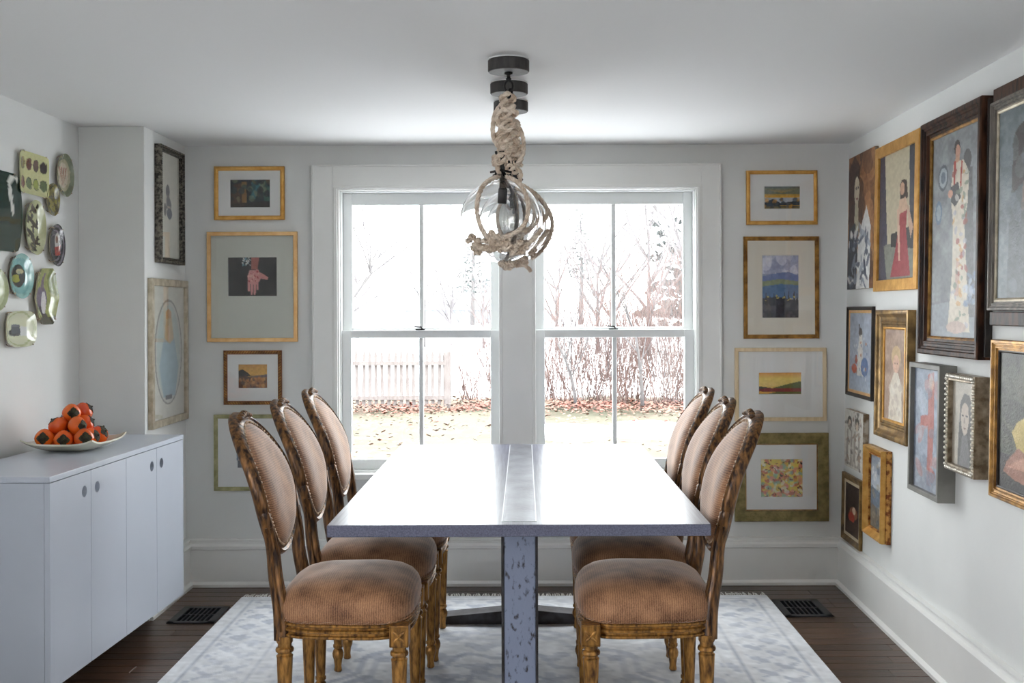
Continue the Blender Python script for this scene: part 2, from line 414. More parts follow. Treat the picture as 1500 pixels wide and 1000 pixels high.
def art_mesh(name, art, x0, x1, y0, y1, z, material, parent):
    """flat painted sheet, local X right, Y up, at height z"""
    w_, h = art.w, art.h
    xs = np.linspace(x0, x1, w_); ys = np.linspace(y1, y0, h)
    b = MB(); b.v = [(x, yy, z) for yy in ys for x in xs]
    b.f = [(i * w_ + j, (i + 1) * w_ + j, (i + 1) * w_ + j + 1, i * w_ + j + 1) for i in range(h - 1) for j in range(w_ - 1)]
    c = np.concatenate([art.lin().reshape(-1, 3), np.ones((w_ * h, 1))], axis=1)
    return b.build(name, material, parent, colors=c)
M['paint'] = painted('oil_paint', 0.45, 0.25, 140)
M['print'] = painted('print_paper', 0.6, 0.0)
M['rug'] = painted('rug_pile', 0.95, 0.5, 260, spec=0.1)
M['glaze'] = painted('plate_glaze', 0.18, 0.05, 30, coat=0.6)

# ================================================================== RUG
rw, rl = RUG[1] - RUG[0], RUG[3] - RUG[2]
nw, nh = 190, 220
A = Art(nw, nh, (228, 230, 234), 5)
X = (A.X - 0.5) * rw; Y = (A.Y - 0.5) * rl
ed = np.minimum(rw / 2 - np.abs(X), rl / 2 - np.abs(Y))
A.noise(0.10, 14, 2)
blue = (156, 164, 182)
def mot(P, f, th): return (np.sin(P[0] * f) * np.sin(P[1] * f) + 0.6 * np.sin(P[0] * f * 2.3 + 1) * np.sin(P[1] * f * 2.1 + 2) > th).astype(float)
A.put(((ed > 0.10) & (ed < 0.30)) * mot((X, Y), 38, 0.25), blue, 0.45)
A.put((ed > 0.34) * mot((np.abs(X), np.abs(Y)), 22, 0.35), blue, 0.40)
for e0 in (0.05, 0.09, 0.31, 0.345, 0.40): A.put((np.abs(ed - e0) < 0.007).astype(float), (226, 227, 230), 0.7)
for e0 in (0.07, 0.33): A.put((np.abs(ed - e0) < 0.006).astype(float), (160, 167, 181), 0.6)
R_ = np.sqrt((X / 0.62) ** 2 + (Y / 0.85) ** 2) + 0.05 * np.cos(12 * np.arctan2(Y, X))
for r0, a_ in ((1.0, .45), (0.9, .3), (0.62, .45), (0.35, .4)): A.put((np.abs(R_ - r0) < 0.025).astype(float), blue, a_)
A.put((R_ < 0.55) * mot((X + Y, X - Y), 24, 0.3), blue, 0.4)
wear = vnoise(nh, nw, 26, 9) * 0.7 + vnoise(nh, nw, 7, 10) * 0.3
A.put(np.clip((wear - 0.45) * 3, 0, 1), (230, 232, 236), 0.55)
A.noise(0.10, 1.6, 21)
rug = tag(empty('area_rug', loc=((RUG[0] + RUG[1]) / 2, (RUG[2] + RUG[3]) / 2, 0)), 'pale grey-blue faded oriental rug with fringe under the table', 'rug')
art_mesh('pile', A, -rw / 2, rw / 2, -rl / 2, rl / 2, 0.009, M['rug'], rug)
M['fringe'] = mat('fringe_cotton', rgb(226, 224, 220), 0.9)
e = MB(); e.rings([[(-rw/2, -rl/2, 0.0005), (rw/2, -rl/2, 0.0005), (rw/2, rl/2, 0.0005), (-rw/2, rl/2, 0.0005)], [(-rw/2, -rl/2, 0.0088), (rw/2, -rl/2, 0.0088), (rw/2, rl/2, 0.0088), (-rw/2, rl/2, 0.0088)]])
e.build('binding', M['fringe'], rug)
b = MB()
for s in (1, -1):
    n = 230
    for k in range(n):
        x = -rw / 2 + rw * (k + 0.5) / n; L = random.uniform(0.045, 0.075); dx = random.uniform(-0.014, 0.014)
        y0 = s * rl / 2
        b.tube([(x, y0 - s * 0.004, 0.006), (x + dx * 0.4, y0 + s * L * 0.4, 0.007 + random.random() * 0.006), (x + dx, y0 + s * L, 0.0045)], [0.003, 0.0034, 0.002], 4)
o = b.build('fringe', M['fringe'], rug); o['kind'] = 'stuff'

# ================================================================== DINING TABLE
TX0, TX1, TY0, TY1, TZ = -0.594, 0.557, 3.37, 5.41, 0.76
TXC = (TX0 + TX1) / 2
m, n, l, p = nt('table_wood')
tc = n.new('ShaderNodeTexCoord'); mp = n.new('ShaderNodeMapping'); mp.inputs['Scale'].default_value = (70, 1.6, 70); l.new(tc.outputs['Object'], mp.inputs[0])
no = n.new('ShaderNodeTexNoise'); no.inputs['Scale'].default_value = 3; no.inputs['Detail'].default_value = 8; l.new(mp.outputs[0], no.inputs['Vector'])
r = n.new('ShaderNodeValToRGB'); r.color_ramp.elements[0].position = 0.32; r.color_ramp.elements[1].position = 0.72
r.color_ramp.elements[0].color = (*rgb(78, 79, 96), 1); r.color_ramp.elements[1].color = (*rgb(116, 117, 136), 1)
l.new(no.outputs['Fac'], r.inputs[0]); l.new(r.outputs[0], p.inputs['Base Color'])
p.inputs['Roughness'].default_value = 0.30; p.inputs['Coat Weight'].default_value = 0.12; p.inputs['Coat Roughness'].default_value = 0.14; p.inputs['Specular IOR Level'].default_value = 0.42
bp = n.new('ShaderNodeBump'); bp.inputs['Strength'].default_value = 0.06; bp.inputs['Distance'].default_value = 0.003; l.new(no.outputs['Fac'], bp.inputs['Height']); l.new(bp.outputs[0], p.inputs['Normal'])
M['table'] = m
M['zinc'] = mat('zinc_inlay', rgb(120, 122, 130), 0.38, 0.55, c2=rgb(78, 79, 86), nscale=9, stretch=(1, 0.6, 1), lo=0.35, hi=0.68, bump=0.1, bscale=60)
M['steel_line'] = mat('pale_inlay_line', rgb(205, 207, 212), 0.35, 0.3)
m = mat('rusted_steel', rgb(138, 146, 168), 0.45, 0.35, c2=rgb(56, 50, 50), nscale=70, stretch=(1, 1, 0.5), lo=0.56, hi=0.70, bump=0.2, bscale=110, detail=10); M['steel'] = m
M['steel_dark'] = mat('dark_steel', rgb(74, 72, 76), 0.45, 0.5, c2=rgb(50, 46, 46), nscale=14, bump=0.1)
tb = tag(empty('dining_table', loc=(TXC, (TY0 + TY1) / 2, 0.009)), 'long grey wood dining table with metal inlay strip and steel trestles', 'table')
hw, hl = (TX1 - TX0) / 2, (TY1 - TY0) / 2; tz = TZ - 0.009
top = MB().box(-hw, hw, -hl, hl, tz - 0.036, tz).build('tabletop', M['table'], tb, bevel=0.003)
iw = 0.05
MB().box(-iw, iw, -hl + 0.055, hl - 0.04, tz - 0.004, tz + 0.0008).build('inlay_strip', M['zinc'], top)
b = MB(); t = 0.0035
b.box(-iw - t, -iw, -hl + 0.055 - t, hl - 0.04 + t, tz - 0.004, tz + 0.001); b.box(iw, iw + t, -hl + 0.055 - t, hl - 0.04 + t, tz - 0.004, tz + 0.001)
b.box(-iw, iw, -hl + 0.055 - t, -hl + 0.055, tz - 0.004, tz + 0.001); b.box(-iw, iw, hl - 0.04, hl - 0.04 + t, tz - 0.004, tz + 0.001)
b.build('inlay_border', M['steel_line'], top)
for yy in (-0.66, 0.66):
    c = MB(); w2 = 0.056; d2 = 0.05
    c.box(-w2 + 0.004, w2 - 0.004, yy - d2 + 0.006, yy + d2 - 0.006, 0.0, tz - 0.036)
    cm = c.build('column', M['steel'], tb, bevel=0.002)
    fl_ = MB()
    for s in (-1, 1): fl_.box(s * w2 - 0.004, s * w2 + 0.004, yy - d2, yy + d2, 0.0, tz - 0.036)
    fl_.build('column_flange', M['steel_dark'], cm, bevel=0.001)
    for (nm, za, zb, hwid) in (('foot', 0.0, 0.062, 0.44), ('top_arm', tz - 0.036, tz - 0.036 - 0.062, 0.44)):
        for s in (-1, 1):
            zend = za + (zb - za) * 0.42
            lo = [(s * 0.05, yy - 0.05, za), (s * hwid, yy - 0.05, za), (s * hwid, yy + 0.05, za), (s * 0.05, yy + 0.05, za)]
            hi = [(s * 0.05, yy - 0.05, zb), (s * hwid, yy - 0.05, zend), (s * hwid, yy + 0.05, zend), (s * 0.05, yy + 0.05, zb)]
            if (s > 0) != (zb > za): lo.reverse(); hi.reverse()
            MB().rings([lo, hi]).build(nm, M['steel_dark'], tb, bevel=0.002)
MB().box(-0.03, 0.03, -0.61, 0.61, 0.015, 0.05).build('stretcher', M['steel_dark'], tb, bevel=0.002)

# ================================================================== CHAIRS
def velvet(name, axis):
    m, n, l, p = nt(name)
    tc = n.new('ShaderNodeTexCoord'); wv = n.new('ShaderNodeTexWave'); wv.wave_type = 'BANDS'; wv.bands_direction = axis
    wv.inputs['Scale'].default_value = 46; wv.inputs['Distortion'].default_value = 3.0; wv.inputs['Detail'].default_value = 3; wv.inputs['Detail Scale'].default_value = 2.0
    l.new(tc.outputs['Object'], wv.inputs['Vector'])
    no = n.new('ShaderNodeTexNoise'); no.inputs['Scale'].default_value = 11; no.inputs['Detail'].default_value = 7; l.new(tc.outputs['Object'], no.inputs['Vector'])
    fi = n.new('ShaderNodeTexNoise'); fi.inputs['Scale'].default_value = 240; fi.inputs['Detail'].default_value = 2; l.new(tc.outputs['Object'], fi.inputs['Vector'])
    mu = n.new('ShaderNodeMath'); mu.operation = 'MULTIPLY_ADD'; l.new(wv.outputs['Fac'], mu.inputs[0]); mu.inputs[1].default_value = 0.20; l.new(no.outputs['Fac'], mu.inputs[2])
    m2 = n.new('ShaderNodeMath'); m2.operation = 'MULTIPLY_ADD'; l.new(fi.outputs['Fac'], m2.inputs[0]); m2.inputs[1].default_value = 0.35; l.new(mu.outputs[0], m2.inputs[2])
    r = n.new('ShaderNodeValToRGB'); r.color_ramp.elements[0].position = 0.50; r.color_ramp.elements[1].position = 1.05
    r.color_ramp.elements[0].color = (*rgb(92, 60, 42), 1); r.color_ramp.elements[1].color = (*rgb(184, 136, 100), 1)
    l.new(m2.outputs[0], r.inputs[0]); l.new(r.outputs[0], p.inputs['Base Color']); p.inputs['Roughness'].default_value = 0.7
    p.inputs['Sheen Weight'].default_value = 0.8; p.inputs['Sheen Roughness'].default_value = 0.32; p.inputs['Sheen Tint'].default_value = (1.0, 0.88, 0.80, 1)
    p.inputs['Specular IOR Level'].default_value = 0.3
    bp = n.new('ShaderNodeBump'); bp.inputs['Strength'].default_value = 0.35; bp.inputs['Distance'].default_value = 0.002; l.new(m2.outputs[0], bp.inputs['Height']); l.new(bp.outputs[0], p.inputs['Normal'])
    return m
M['fabric'] = velvet('ribbed_velvet', 'X'); M['fabric_back'] = velvet('ribbed_velvet_back', 'Z')
M['gold_wood'] = mat('antique_gilt_wood', rgb(70, 43, 24), 0.34, 0.5, c2=rgb(196, 142, 72), nscale=80, stretch=(1, 1, 0.25), lo=0.32, hi=0.70, bump=0.25, bscale=70, detail=9)
M['gilt_brown'] = mat('worn_brown_gilt', rgb(44, 27, 18), 0.36, 0.35, c2=rgb(158, 110, 62), nscale=85, stretch=(1, 1, 0.22), lo=0.38, hi=0.76, bump=0.25, bscale=70, detail=9)
M['nail'] = mat('brass_nail', rgb(206, 184, 158), 0.4, 0.5, c2=rgb(150, 116, 84), nscale=40)

def xb(z):   # sweep of the chair back, local x at height z
    pts = [(0.40, -0.190), (0.47, -0.192), (0.66, -0.208), (0.87, -0.252), (1.06, -0.345), (1.2, -0.42)]
    for (z0, x0), (z1, x1) in zip(pts, pts[1:]):
        if z <= z1:
            t = (z - z0) / (z1 - z0); return x0 + (x1 - x0) * t
    return pts[-1][1]
_xs = {}
def xbs(z): return sum(xb(z + d) for d in (-0.06, -0.03, 0, 0.03, 0.06)) / 5
def seat_pt(a, k=1.0, grow=0.0):
    c, s = math.cos(a), math.sin(a); ex = 0.46
    x = 0.197 * math.copysign(abs(c) ** ex, c); yy = math.copysign(abs(s) ** ex, s)
    hwid = 0.228 + 0.026 * (x + 0.197) / 0.394
    x2 = x + (0.018 * (1 - yy * yy) if c > 0 else 0)
    return (x2 * (k + grow / 0.2), yy * hwid * (k + grow / 0.24))
def make_chair():
    ch = empty('dining_chair')
    N = 72
    # seat rail, moulded
    rp = [(-0.030, 0.402), (0.0, 0.402), (0.003, 0.406), (0.003, 0.410), (-0.004, 0.413), (-0.004, 0.419), (0.004, 0.422), (0.005, 0.428), (-0.003, 0.432), (-0.003, 0.436), (0.004, 0.440), (0.004, 0.446), (-0.006, 0.450), (-0.030, 0.450)]
    b = MB(); b.rings([[(*seat_pt(2 * math.pi * j / N, 1.0, g), z) for j in range(N)] for (g, z) in rp]); rail = b.build('seat_rail', M['gold_wood'], ch, smooth=0.35)
    # cushion
    cp = [(0.99, 0.444), (1.005, 0.450), (1.026, 0.462), (1.036, 0.478), (1.028, 0.496), (1.0, 0.513), (0.94, 0.529), (0.84, 0.543), (0.68, 0.555), (0.48, 0.563), (0.26, 0.567), (0.06, 0.568)]
    b = MB(); b.rings([[(*seat_pt(2 * math.pi * j / N, k), z) for j in range(N)] for (k, z) in cp]); cu = b.build('seat', M['fabric'], ch, smooth=3.14)
    # braid round the foot of the cushion
    b = MB()
    for s in range(2):
        pts = []
        for j in range(220):
            a = 2 * math.pi * j / 220; x, yy = seat_pt(a, 1.012); ph = j * 0.9 + s * math.pi
            pts.append((x * (1 + 0.012 * math.cos(ph)), yy * (1 + 0.012 * math.cos(ph)), 0.454 + 0.003 * math.sin(ph)))
        b.tube(pts, 0.0026, 4, loop=True)
    o = b.build('braid', M['fabric'], cu, smooth=3.14)
    # legs
    prof_f = [(0.012, 0.0), (0.015, 0.004), (0.013, 0.02), (0.016, 0.045), (0.021, 0.058), (0.022, 0.070), (0.018, 0.082), (0.014, 0.088), (0.019, 0.094), (0.019, 0.102), (0.0155, 0.106)]
    prof_f += [(0.0165 + 0.0085 * (z - 0.106) / 0.23, z) for z in (0.112, 0.16, 0.21, 0.26, 0.31, 0.335)] + [(0.0255, 0.342), (0.021, 0.346), (0.021, 0.351), (0.027, 0.355), (0.028, 0.361), (0.026, 0.366), (0.021, 0.369), (0.021, 0.378), (0.025, 0.384), (0.025, 0.402)]
    lm = None
    for (x, yy) in ((0.183, 0.230), (0.183, -0.230), (-0.172, 0.190), (-0.172, -0.190)):
        if lm is None:
            o = MB().lathe(prof_f, 24, flute=(0.108, 0.337, 8)).build('leg', M['gold_wood'], ch, smooth=0.7); lm = o.data
        else:
            o = bpy.data.objects.new('leg', lm); col.objects.link(o); o.parent = ch
        o.location = (x, yy, 0)
    # corner blocks with carved rosette on the front legs
    for s in (1, -1):
        b = MB(); b.box(0.156, 0.214, s * 0.234 - 0.028, s * 0.234 + 0.028, 0.384, 0.449)
        bl = b.build('corner_block', M['gold_wood'], ch, bevel=0.003)
        b = MB()
        yo = s * 0.2622
        for k in range(4):
            a = math.pi / 4 + k * math.pi / 2
            mt = Matrix.Rotation(-a, 4, 'Y')
            b.ell((0.185 + 0.012 * math.cos(a), yo, 0.416 + 0.012 * math.sin(a)), 0.013, 0.004, 0.0055, 8, 5, mt)
        b.ell((0.185, yo, 0.416), 0.005, 0.006, 0.005, 8, 5)
        fz = [(0.160, 0.388), (0.210, 0.388), (0.210, 0.445), (0.160, 0.445)]
        b.tube([(x, yo, z) for x, z in fz], 0.0022, 4, loop=True)
        b.build('rosette', M['gold_wood'], bl, smooth=0.8)
    # oval back: frame ring
    zc, bh, bw = 0.840, 0.212, 0.214; NT = 64
    prof = [(-0.016, 0.002), (-0.016, 0.014), (-0.008, 0.020), (-0.001, 0.015), (0.006, 0.021), (0.013, 0.016), (0.019, 0.008), (0.020, -0.008), (0.014, -0.018), (0.0, -0.022), (-0.014, -0.018)]
    rg = []
    for j in range(NT):
        t = 2 * math.pi * j / NT; ct, st = math.cos(t), math.sin(t)
        ring = []
        for (o_, d_) in prof:
            yy = (bw - 0.012 + o_) * ct; z = zc + (bh - 0.005 + o_) * st
            ring.append((xbs(z) + d_ + 0.03 * (1 - (yy / bw) ** 2) * -0.6, yy, z))
        rg.append(ring)
    fr = MB().rings(rg, loop=True).build('backrest_frame', M['gilt_brown'], ch, smooth=0.9)
    # padded front and upholstered rear
    def pad(name, sgn, bulge, z0, par):
        rr = []
        for k, u in enumerate((1.0, 0.985, 0.94, 0.86, 0.74, 0.58, 0.4, 0.2, 0.03)):
            ring = []
            for j in range(NT):
                t = 2 * math.pi * j / NT
                yy = (bw - 0.024) * u * math.cos(t); z = zc + (bh - 0.017) * u * math.sin(t)
                hgt = bulge * (1 - u ** 5) ** 0.55
                ring.append((xbs(z) - 0.018 * (1 - (yy / bw) ** 2) + sgn * (z0 + hgt), yy, z))
            rr.append(ring if sgn > 0 else ring[::-1])
        return MB().rings(rr).build(name, M['fabric_back'], par, smooth=3.14)
    bk = pad('backrest', 1, 0.040, 0.006, ch)
    pad('back_upholstery', -1, 0.016, 0.010, bk)
    # nail-head trim
    b = MB()
    for j in range(84):
        t = 2 * math.pi * j / 84
        yy = (bw - 0.024) * math.cos(t); z = zc + (bh - 0.017) * math.sin(t)
        b.ell((xbs(z) - 0.018 * (1 - (yy / bw) ** 2) + 0.018, yy, z), 0.005, 0.0052, 0.0052, 6, 4)
    o = b.build('nailhead_trim', M['nail'], bk, smooth=3.14); o['kind'] = 'stuff'
    # crest carving on top of the ring
    b = MB()
    for k in range(7):
        t = math.pi / 2 + (k - 3) * 0.085; z = zc + (bh + 0.012) * math.sin(t); yy = (bw + 0.006) * math.cos(t)
        b.ell((xbs(z) + 0.004, yy, z - 0.004), 0.013, 0.010, 0.008 + 0.002 * (3 - abs(k - 3)), 8, 5)
    b.build('crest_carving', M['gilt_brown'], fr, smooth=3.14)
    # stiles down to the seat
    for s in (1, -1):
        pts = catmull([(xbs(0.78) + 0.002, s * 0.203, 0.78), (xbs(0.72), s * 0.190, 0.72), (xbs(0.66), s * 0.180, 0.66), (xbs(0.58) - 0.002, s * 0.178, 0.58), (-0.186, s * 0.186, 0.48), (-0.180, s * 0.192, 0.39)], 5)
        rs = [0.013] + [0.017 + 0.008 * (i / (len(pts) - 1)) for i in range(1, len(pts))]
        b = MB(); b.tube(pts, rs, 12, squash=0.85)
        for (dx, dy) in ((0.017, 0.010), (0.017, -0.010), (0.0, s * 0.020)):
            b.tube([(q[0] + dx * (0.8 + 0.5 * i / len(pts)), q[1] + dy * 1.05, q[2]) for i, q in enumerate(pts[4:-2])], 0.0045, 5)
        b.build('stile', M['gilt_brown'], ch, smooth=0.8)
    return ch
chair = make_chair()
RZ = 0.0095
spots = [(-0.563, 3.63, 0, 'oval-back gilt chair on the cabinet side of the table, farthest from the window'),
         (-0.553, 4.17, 0, 'middle of three oval-back gilt chairs on the cabinet side of the table'),
         (-0.545, 4.71, 0, 'oval-back gilt chair on the cabinet side of the table, closest to the window'),
         (0.382, 3.63, 180, 'oval-back gilt chair on the picture-wall side of the table, farthest from the window'),
         (0.396, 4.17, 180, 'middle of three oval-back gilt chairs on the picture-wall side of the table'),
         (0.408, 4.71, 180, 'oval-back gilt chair on the picture-wall side of the table, closest to the window')]
for i, (x, yy, a, lab) in enumerate(spots):
    o = chair if i == 0 else dup(chair)
    o.location = (x, yy, RZ); o.rotation_euler = (0, 0, math.radians(a + random.uniform(-0.6, 0.6)))
    tag(o, lab, 'chair', 'dining chairs around the table')

# ================================================================== CABINET
KX0, KX1, KY0, KY1, KZ0, KZ1 = -1.985, -1.576, 3.81, YBUMP - 0.030, 0.122, 0.845
cb = tag(empty('wall_cabinet', loc=((KX0 + KX1) / 2, (KY0 + KY1) / 2, KZ0)), 'pale grey lacquered floating sideboard with four doors and round finger holes', 'cabinet')
inv = Matrix.Translation(-cb.location)
def cpart(b, name, material, parent=None, bevel=0.0015, smooth=None):
    o = b.build(name, material, parent or cb, bevel=bevel, smooth=smooth)
    if parent is None: o.matrix_parent_inverse = inv
    return o
bx1 = KX1 - 0.021
b = MB(); b.box(KX0, bx1, KY0, KY0 + 0.02, KZ0 + 0.0205, KZ1 - 0.0215); cpart(b, 'end_panel', M['cab'])
b = MB(); b.box(KX0, bx1, KY1 - 0.02, KY1, KZ0 + 0.0205, KZ1 - 0.0215); cpart(b, 'end_panel', M['cab'])
b = MB(); b.box(KX0, bx1, KY0, KY1, KZ0, KZ0 + 0.02); cpart(b, 'bottom_panel', M['cab'])
b = MB(); b.box(KX0, bx1 - 0.03, KY0 + 0.02, KY1 - 0.02, KZ0 + 0.02, KZ1 - 0.021); cpart(b, 'carcass_shade', M['hole_shade'], bevel=0)  # solid dark block gives the finger holes their painted shade
b = MB(); b.box(KX0, KX1, KY0 - 0.002, KY1, KZ1 - 0.020, KZ1); cpart(b, 'top_panel', M['cab'])
dw = (KY1 - KY0) / 4
def door_mesh(hy):   # door slab with a real round finger hole, in world coords around its own y
    x0, x1 = bx1 + 0.001, KX1 - 0.001; y0, y1 = -dw / 2 + 0.0015, dw / 2 - 0.0015; z0, z1 = KZ0, KZ1 - 0.0225
    hz = KZ1 - 0.092; hr = 0.021; N = 32; b = MB()
    rf, rb_, of, ob = [], [], [], []
    for j in range(N):
        a = 2 * math.pi * (j + 0.5) / N; c, s = math.cos(a), math.sin(a)
        rf.append((x1, hy + hr * c, hz + hr * s)); rb_.append((x0, hy + hr * c, hz + hr * s))
        ts = []
        if c > 1e-9: ts.append((y1 - hy) / c)
        if c < -1e-9: ts.append((y0 - hy) / c)
        if s > 1e-9: ts.append((z1 - hz) / s)
        if s < -1e-9: ts.append((z0 - hz) / s)
        t = min(ts); of.append((hy + t * c, hz + t * s))
    k = 0
    for q in of: pass
    ofv = [(x1, q[0], q[1]) for q in of]; obv = [(x0, q[0], q[1]) for q in of]
    b.rings([obv, ofv, rf, rb_], cap0=False, cap1=False)
    # fill the four true corners of the slab
    def isc(a, c): return not (abs(a[0] - c[0]) < 1e-6 or abs(a[1] - c[1]) < 1e-6)
    for j in range(N):
        a, c = of[j], of[(j + 1) % N]
        if isc(a, c):
            cy_ = a[0] if abs(a[0] - y0) < 1e-6 or abs(a[0] - y1) < 1e-6 else c[0]
            cz_ = a[1] if abs(a[1] - z0) < 1e-6 or abs(a[1] - z1) < 1e-6 else c[1]
            b.add([(x1, a[0], a[1]), (x1, c[0], c[1]), (x1, cy_, cz_), (x0, a[0], a[1]), (x0, c[0], c[1]), (x0, cy_, cz_)],
                  [(0, 2, 1), (3, 4, 5), (0, 3, 5, 2), (2, 5, 4, 1)])
    return b
for k in range(4):
    hy = (dw / 2 - 0.055) * (1 if k % 2 == 0 else -1)
    b = door_mesh(hy); yc = KY0 + dw * (k + 0.5); b.v = [(v[0], v[1] + yc, v[2]) for v in b.v]
    cpart(b, 'door', M['cab'], bevel=0)

cb.rotation_euler = (0, 0, math.radians(-2.4))
# ================================================================== PLATTER AND PERSIMMONS
M['ceramic'] = mat('cream_ceramic', rgb(226, 222, 204), 0.22, c2=rgb(214, 210, 188), nscale=6, coat=0.5)
PC = Vector((-1.828, 4.575, KZ1)); PH = 0.160
def platter_pt(u, v, off):
    k = max(abs(u), abs(v)); q = (abs(u) ** 6 + abs(v) ** 6) ** (1 / 6) or 1
    rnd = k / q if q else 1
    x = u * PH * 0.93; yy = v * PH
    r = min(q, 1.1); z = 0.004 + 0.034 * max(0, (r - 0.45) / 0.6) ** 1.6 + 0.010 * (abs(u) * abs(v)) ** 3
    return (x * (0.9 + 0.1 * rnd), yy * (0.9 + 0.1 * rnd), z + off)
b = MB(); G = 24
topv = [[platter_pt(-1 + 2 * i / G, -1 + 2 * j / G, 0.004) for j in range(G + 1)] for i in range(G + 1)]
botv = [[platter_pt(-1 + 2 * i / G, -1 + 2 * j / G, -0.003) for j in range(G + 1)] for i in range(G + 1)]
n1 = (G + 1)
b.v = [p_ for r_ in topv for p_ in r_] + [p_ for r_ in botv for p_ in r_]
for i in range(G):
    for j in range(G):
        a = i * n1 + j; b.f.append((a, a + n1, a + n1 + 1, a + 1)); a += n1 * n1; b.f.append((a, a + 1, a + n1 + 1, a + n1))
per = [(i, 0) for i in range(G)] + [(G, j) for j in range(G)] + [(i, G) for i in range(G, 0, -1)] + [(0, j) for j in range(G, 0, -1)]
for q in range(len(per)):
    i0, j0 = per[q]; i1, j1 = per[(q + 1) % len(per)]; a, c = i0 * n1 + j0, i1 * n1 + j1
    b.f.append((a, c, c + n1 * n1, a + n1 * n1))
pt = tag(b.build('platter', M['ceramic'], smooth=1.0), 'cream square ceramic platter with upturned corners holding the persimmons', 'platter')
pt.location = PC; pt.rotation_euler = (0, 0, math.radians(-4))
M['persimmon'] = mat('persimmon_skin', rgb(238, 116, 30), 0.25, c2=rgb(214, 58, 22), nscale=7, lo=0.3, hi=0.75, coat=0.4, rand=0.25)
M['calyx'] = mat('dried_calyx', rgb(66, 62, 38), 0.8, c2=rgb(38, 34, 24), nscale=60, bump=0.4)
pr = 0.0375
def persimmon_meshes():
    b = MB(); rs = []; n = 20; m_ = 12
    for i in range(m_ + 1):
        th = math.pi * i / m_; ring = []
        for j in range(n):
            a = 2 * math.pi * j / n; lob = 1 + 0.035 * math.cos(4 * a) * math.sin(th)
            r_ = pr * lob * max(math.sin(th), 0.002); z = -pr * 0.86 * math.cos(th)
            if th > 2.6: z -= 0.35 * pr * (th - 2.6) ** 2 * 3
            ring.append((r_ * math.cos(a), r_ * math.sin(a), z))
        rs.append(ring)
    b.rings(rs)
    c = MB(); zt = pr * 0.80
    for k in range(4):
        a0 = k * math.pi / 2
        pts = [(0, 0), (0.004, 0.006), (0.010, 0.0125), (0.017, 0.0115), (0.0255, 0.0), (0.017, -0.0115), (0.010, -0.0125), (0.004, -0.006)]
        up = []; dn = []
        for (x, yy) in pts:
            X = x * math.cos(a0) - yy * math.sin(a0); Y = x * math.sin(a0) + yy * math.cos(a0); rr = math.hypot(x, yy)
            z = zt - 0.10 * rr - 9 * rr * rr + 0.0035; up.append((X, Y, z + 0.0016)); dn.append((X, Y, z))
        c.rings([dn, up])
    c.lathe([(0.004, zt), (0.004, zt + 0.006), (0.003, zt + 0.009)], 8)
    return b, c
pb, pc_ = persimmon_meshes()
proto = None
pile = []
zb = KZ1 + 0.0155 + pr * 0.90
for (u, v) in ((-0.082, -0.095), (-0.004, -0.100), (0.074, -0.092), (-0.085, -0.018), (-0.008, -0.022), (0.070, -0.014), (-0.080, 0.060), (0.000, 0.056), (0.074, 0.062), (0.055, 0.118)):
    pile.append((u, v, zb + (0.006 if abs(u) > .07 and abs(v) > .07 else 0)))
for (u, v) in ((-0.046, -0.058), (0.032, -0.056), (-0.046, 0.020), (0.034, 0.022), (-0.005, 0.078)): pile.append((u, v, zb + 0.052))
for (u, v) in ((-0.004, -0.020), (0.020, 0.046)): pile.append((u, v, zb + 0.100))
dirs = [(0.15, -1, 0.1), (0.35, -1, 0.05), (0.55, -0.9, 0.1), (-0.5, -0.3, 0.9), (0, 0, 1), (1, -0.2, 0.3), (-1, 0, 0.3), (0, 0, 1), (1, -0.1, 0.6), (0.5, 0.3, 1),
        (-0.6, -0.2, 0.8), (1, -0.35, 0.0), (-0.4, 0.1, 1), (1, 0.3, 0.5), (0.2, 1, 0.4), (0.75, -1, 0.05), (0.9, 0.3, 0.6)]
for i, (u, v, z) in enumerate(pile):
    if proto is None:
        e_ = empty('persimmon'); pb.build('fruit', M['persimmon'], e_, smooth=3.14); pc_.build('calyx', M['calyx'], e_, smooth=0.6); proto = e_
    else: e_ = dup(proto)
    e_.location = (PC.x + u, PC.y + v, z)
    e_.rotation_euler = (Vector(dirs[i]).to_track_quat('Z', 'Y')).to_euler(); s = random.uniform(0.96, 1.03); e_.scale = (s, s, s)
    if i == 15: tag(e_, 'persimmon crowning the pile on the platter, its dark calyx facing outward', 'persimmon', 'persimmons on the platter')
    elif i < 3: tag(e_, 'bottom-layer persimmon at the platter rim with its star-shaped calyx facing out', 'persimmon', 'persimmons on the platter')
    elif i == 11: tag(e_, 'second-layer persimmon lying on its side, smooth cheek facing out', 'persimmon', 'persimmons on the platter')
    elif i == 16: tag(e_, 'persimmon tucked behind the topmost one, high on the pile', 'persimmon', 'persimmons on the platter')
    elif i < 10: tag(e_, 'bottom-layer persimmon partly hidden inside the pile on the platter', 'persimmon', 'persimmons on the platter')
    else: tag(e_, 'second-layer persimmon resting on the others in the pile', 'persimmon', 'persimmons on the platter')
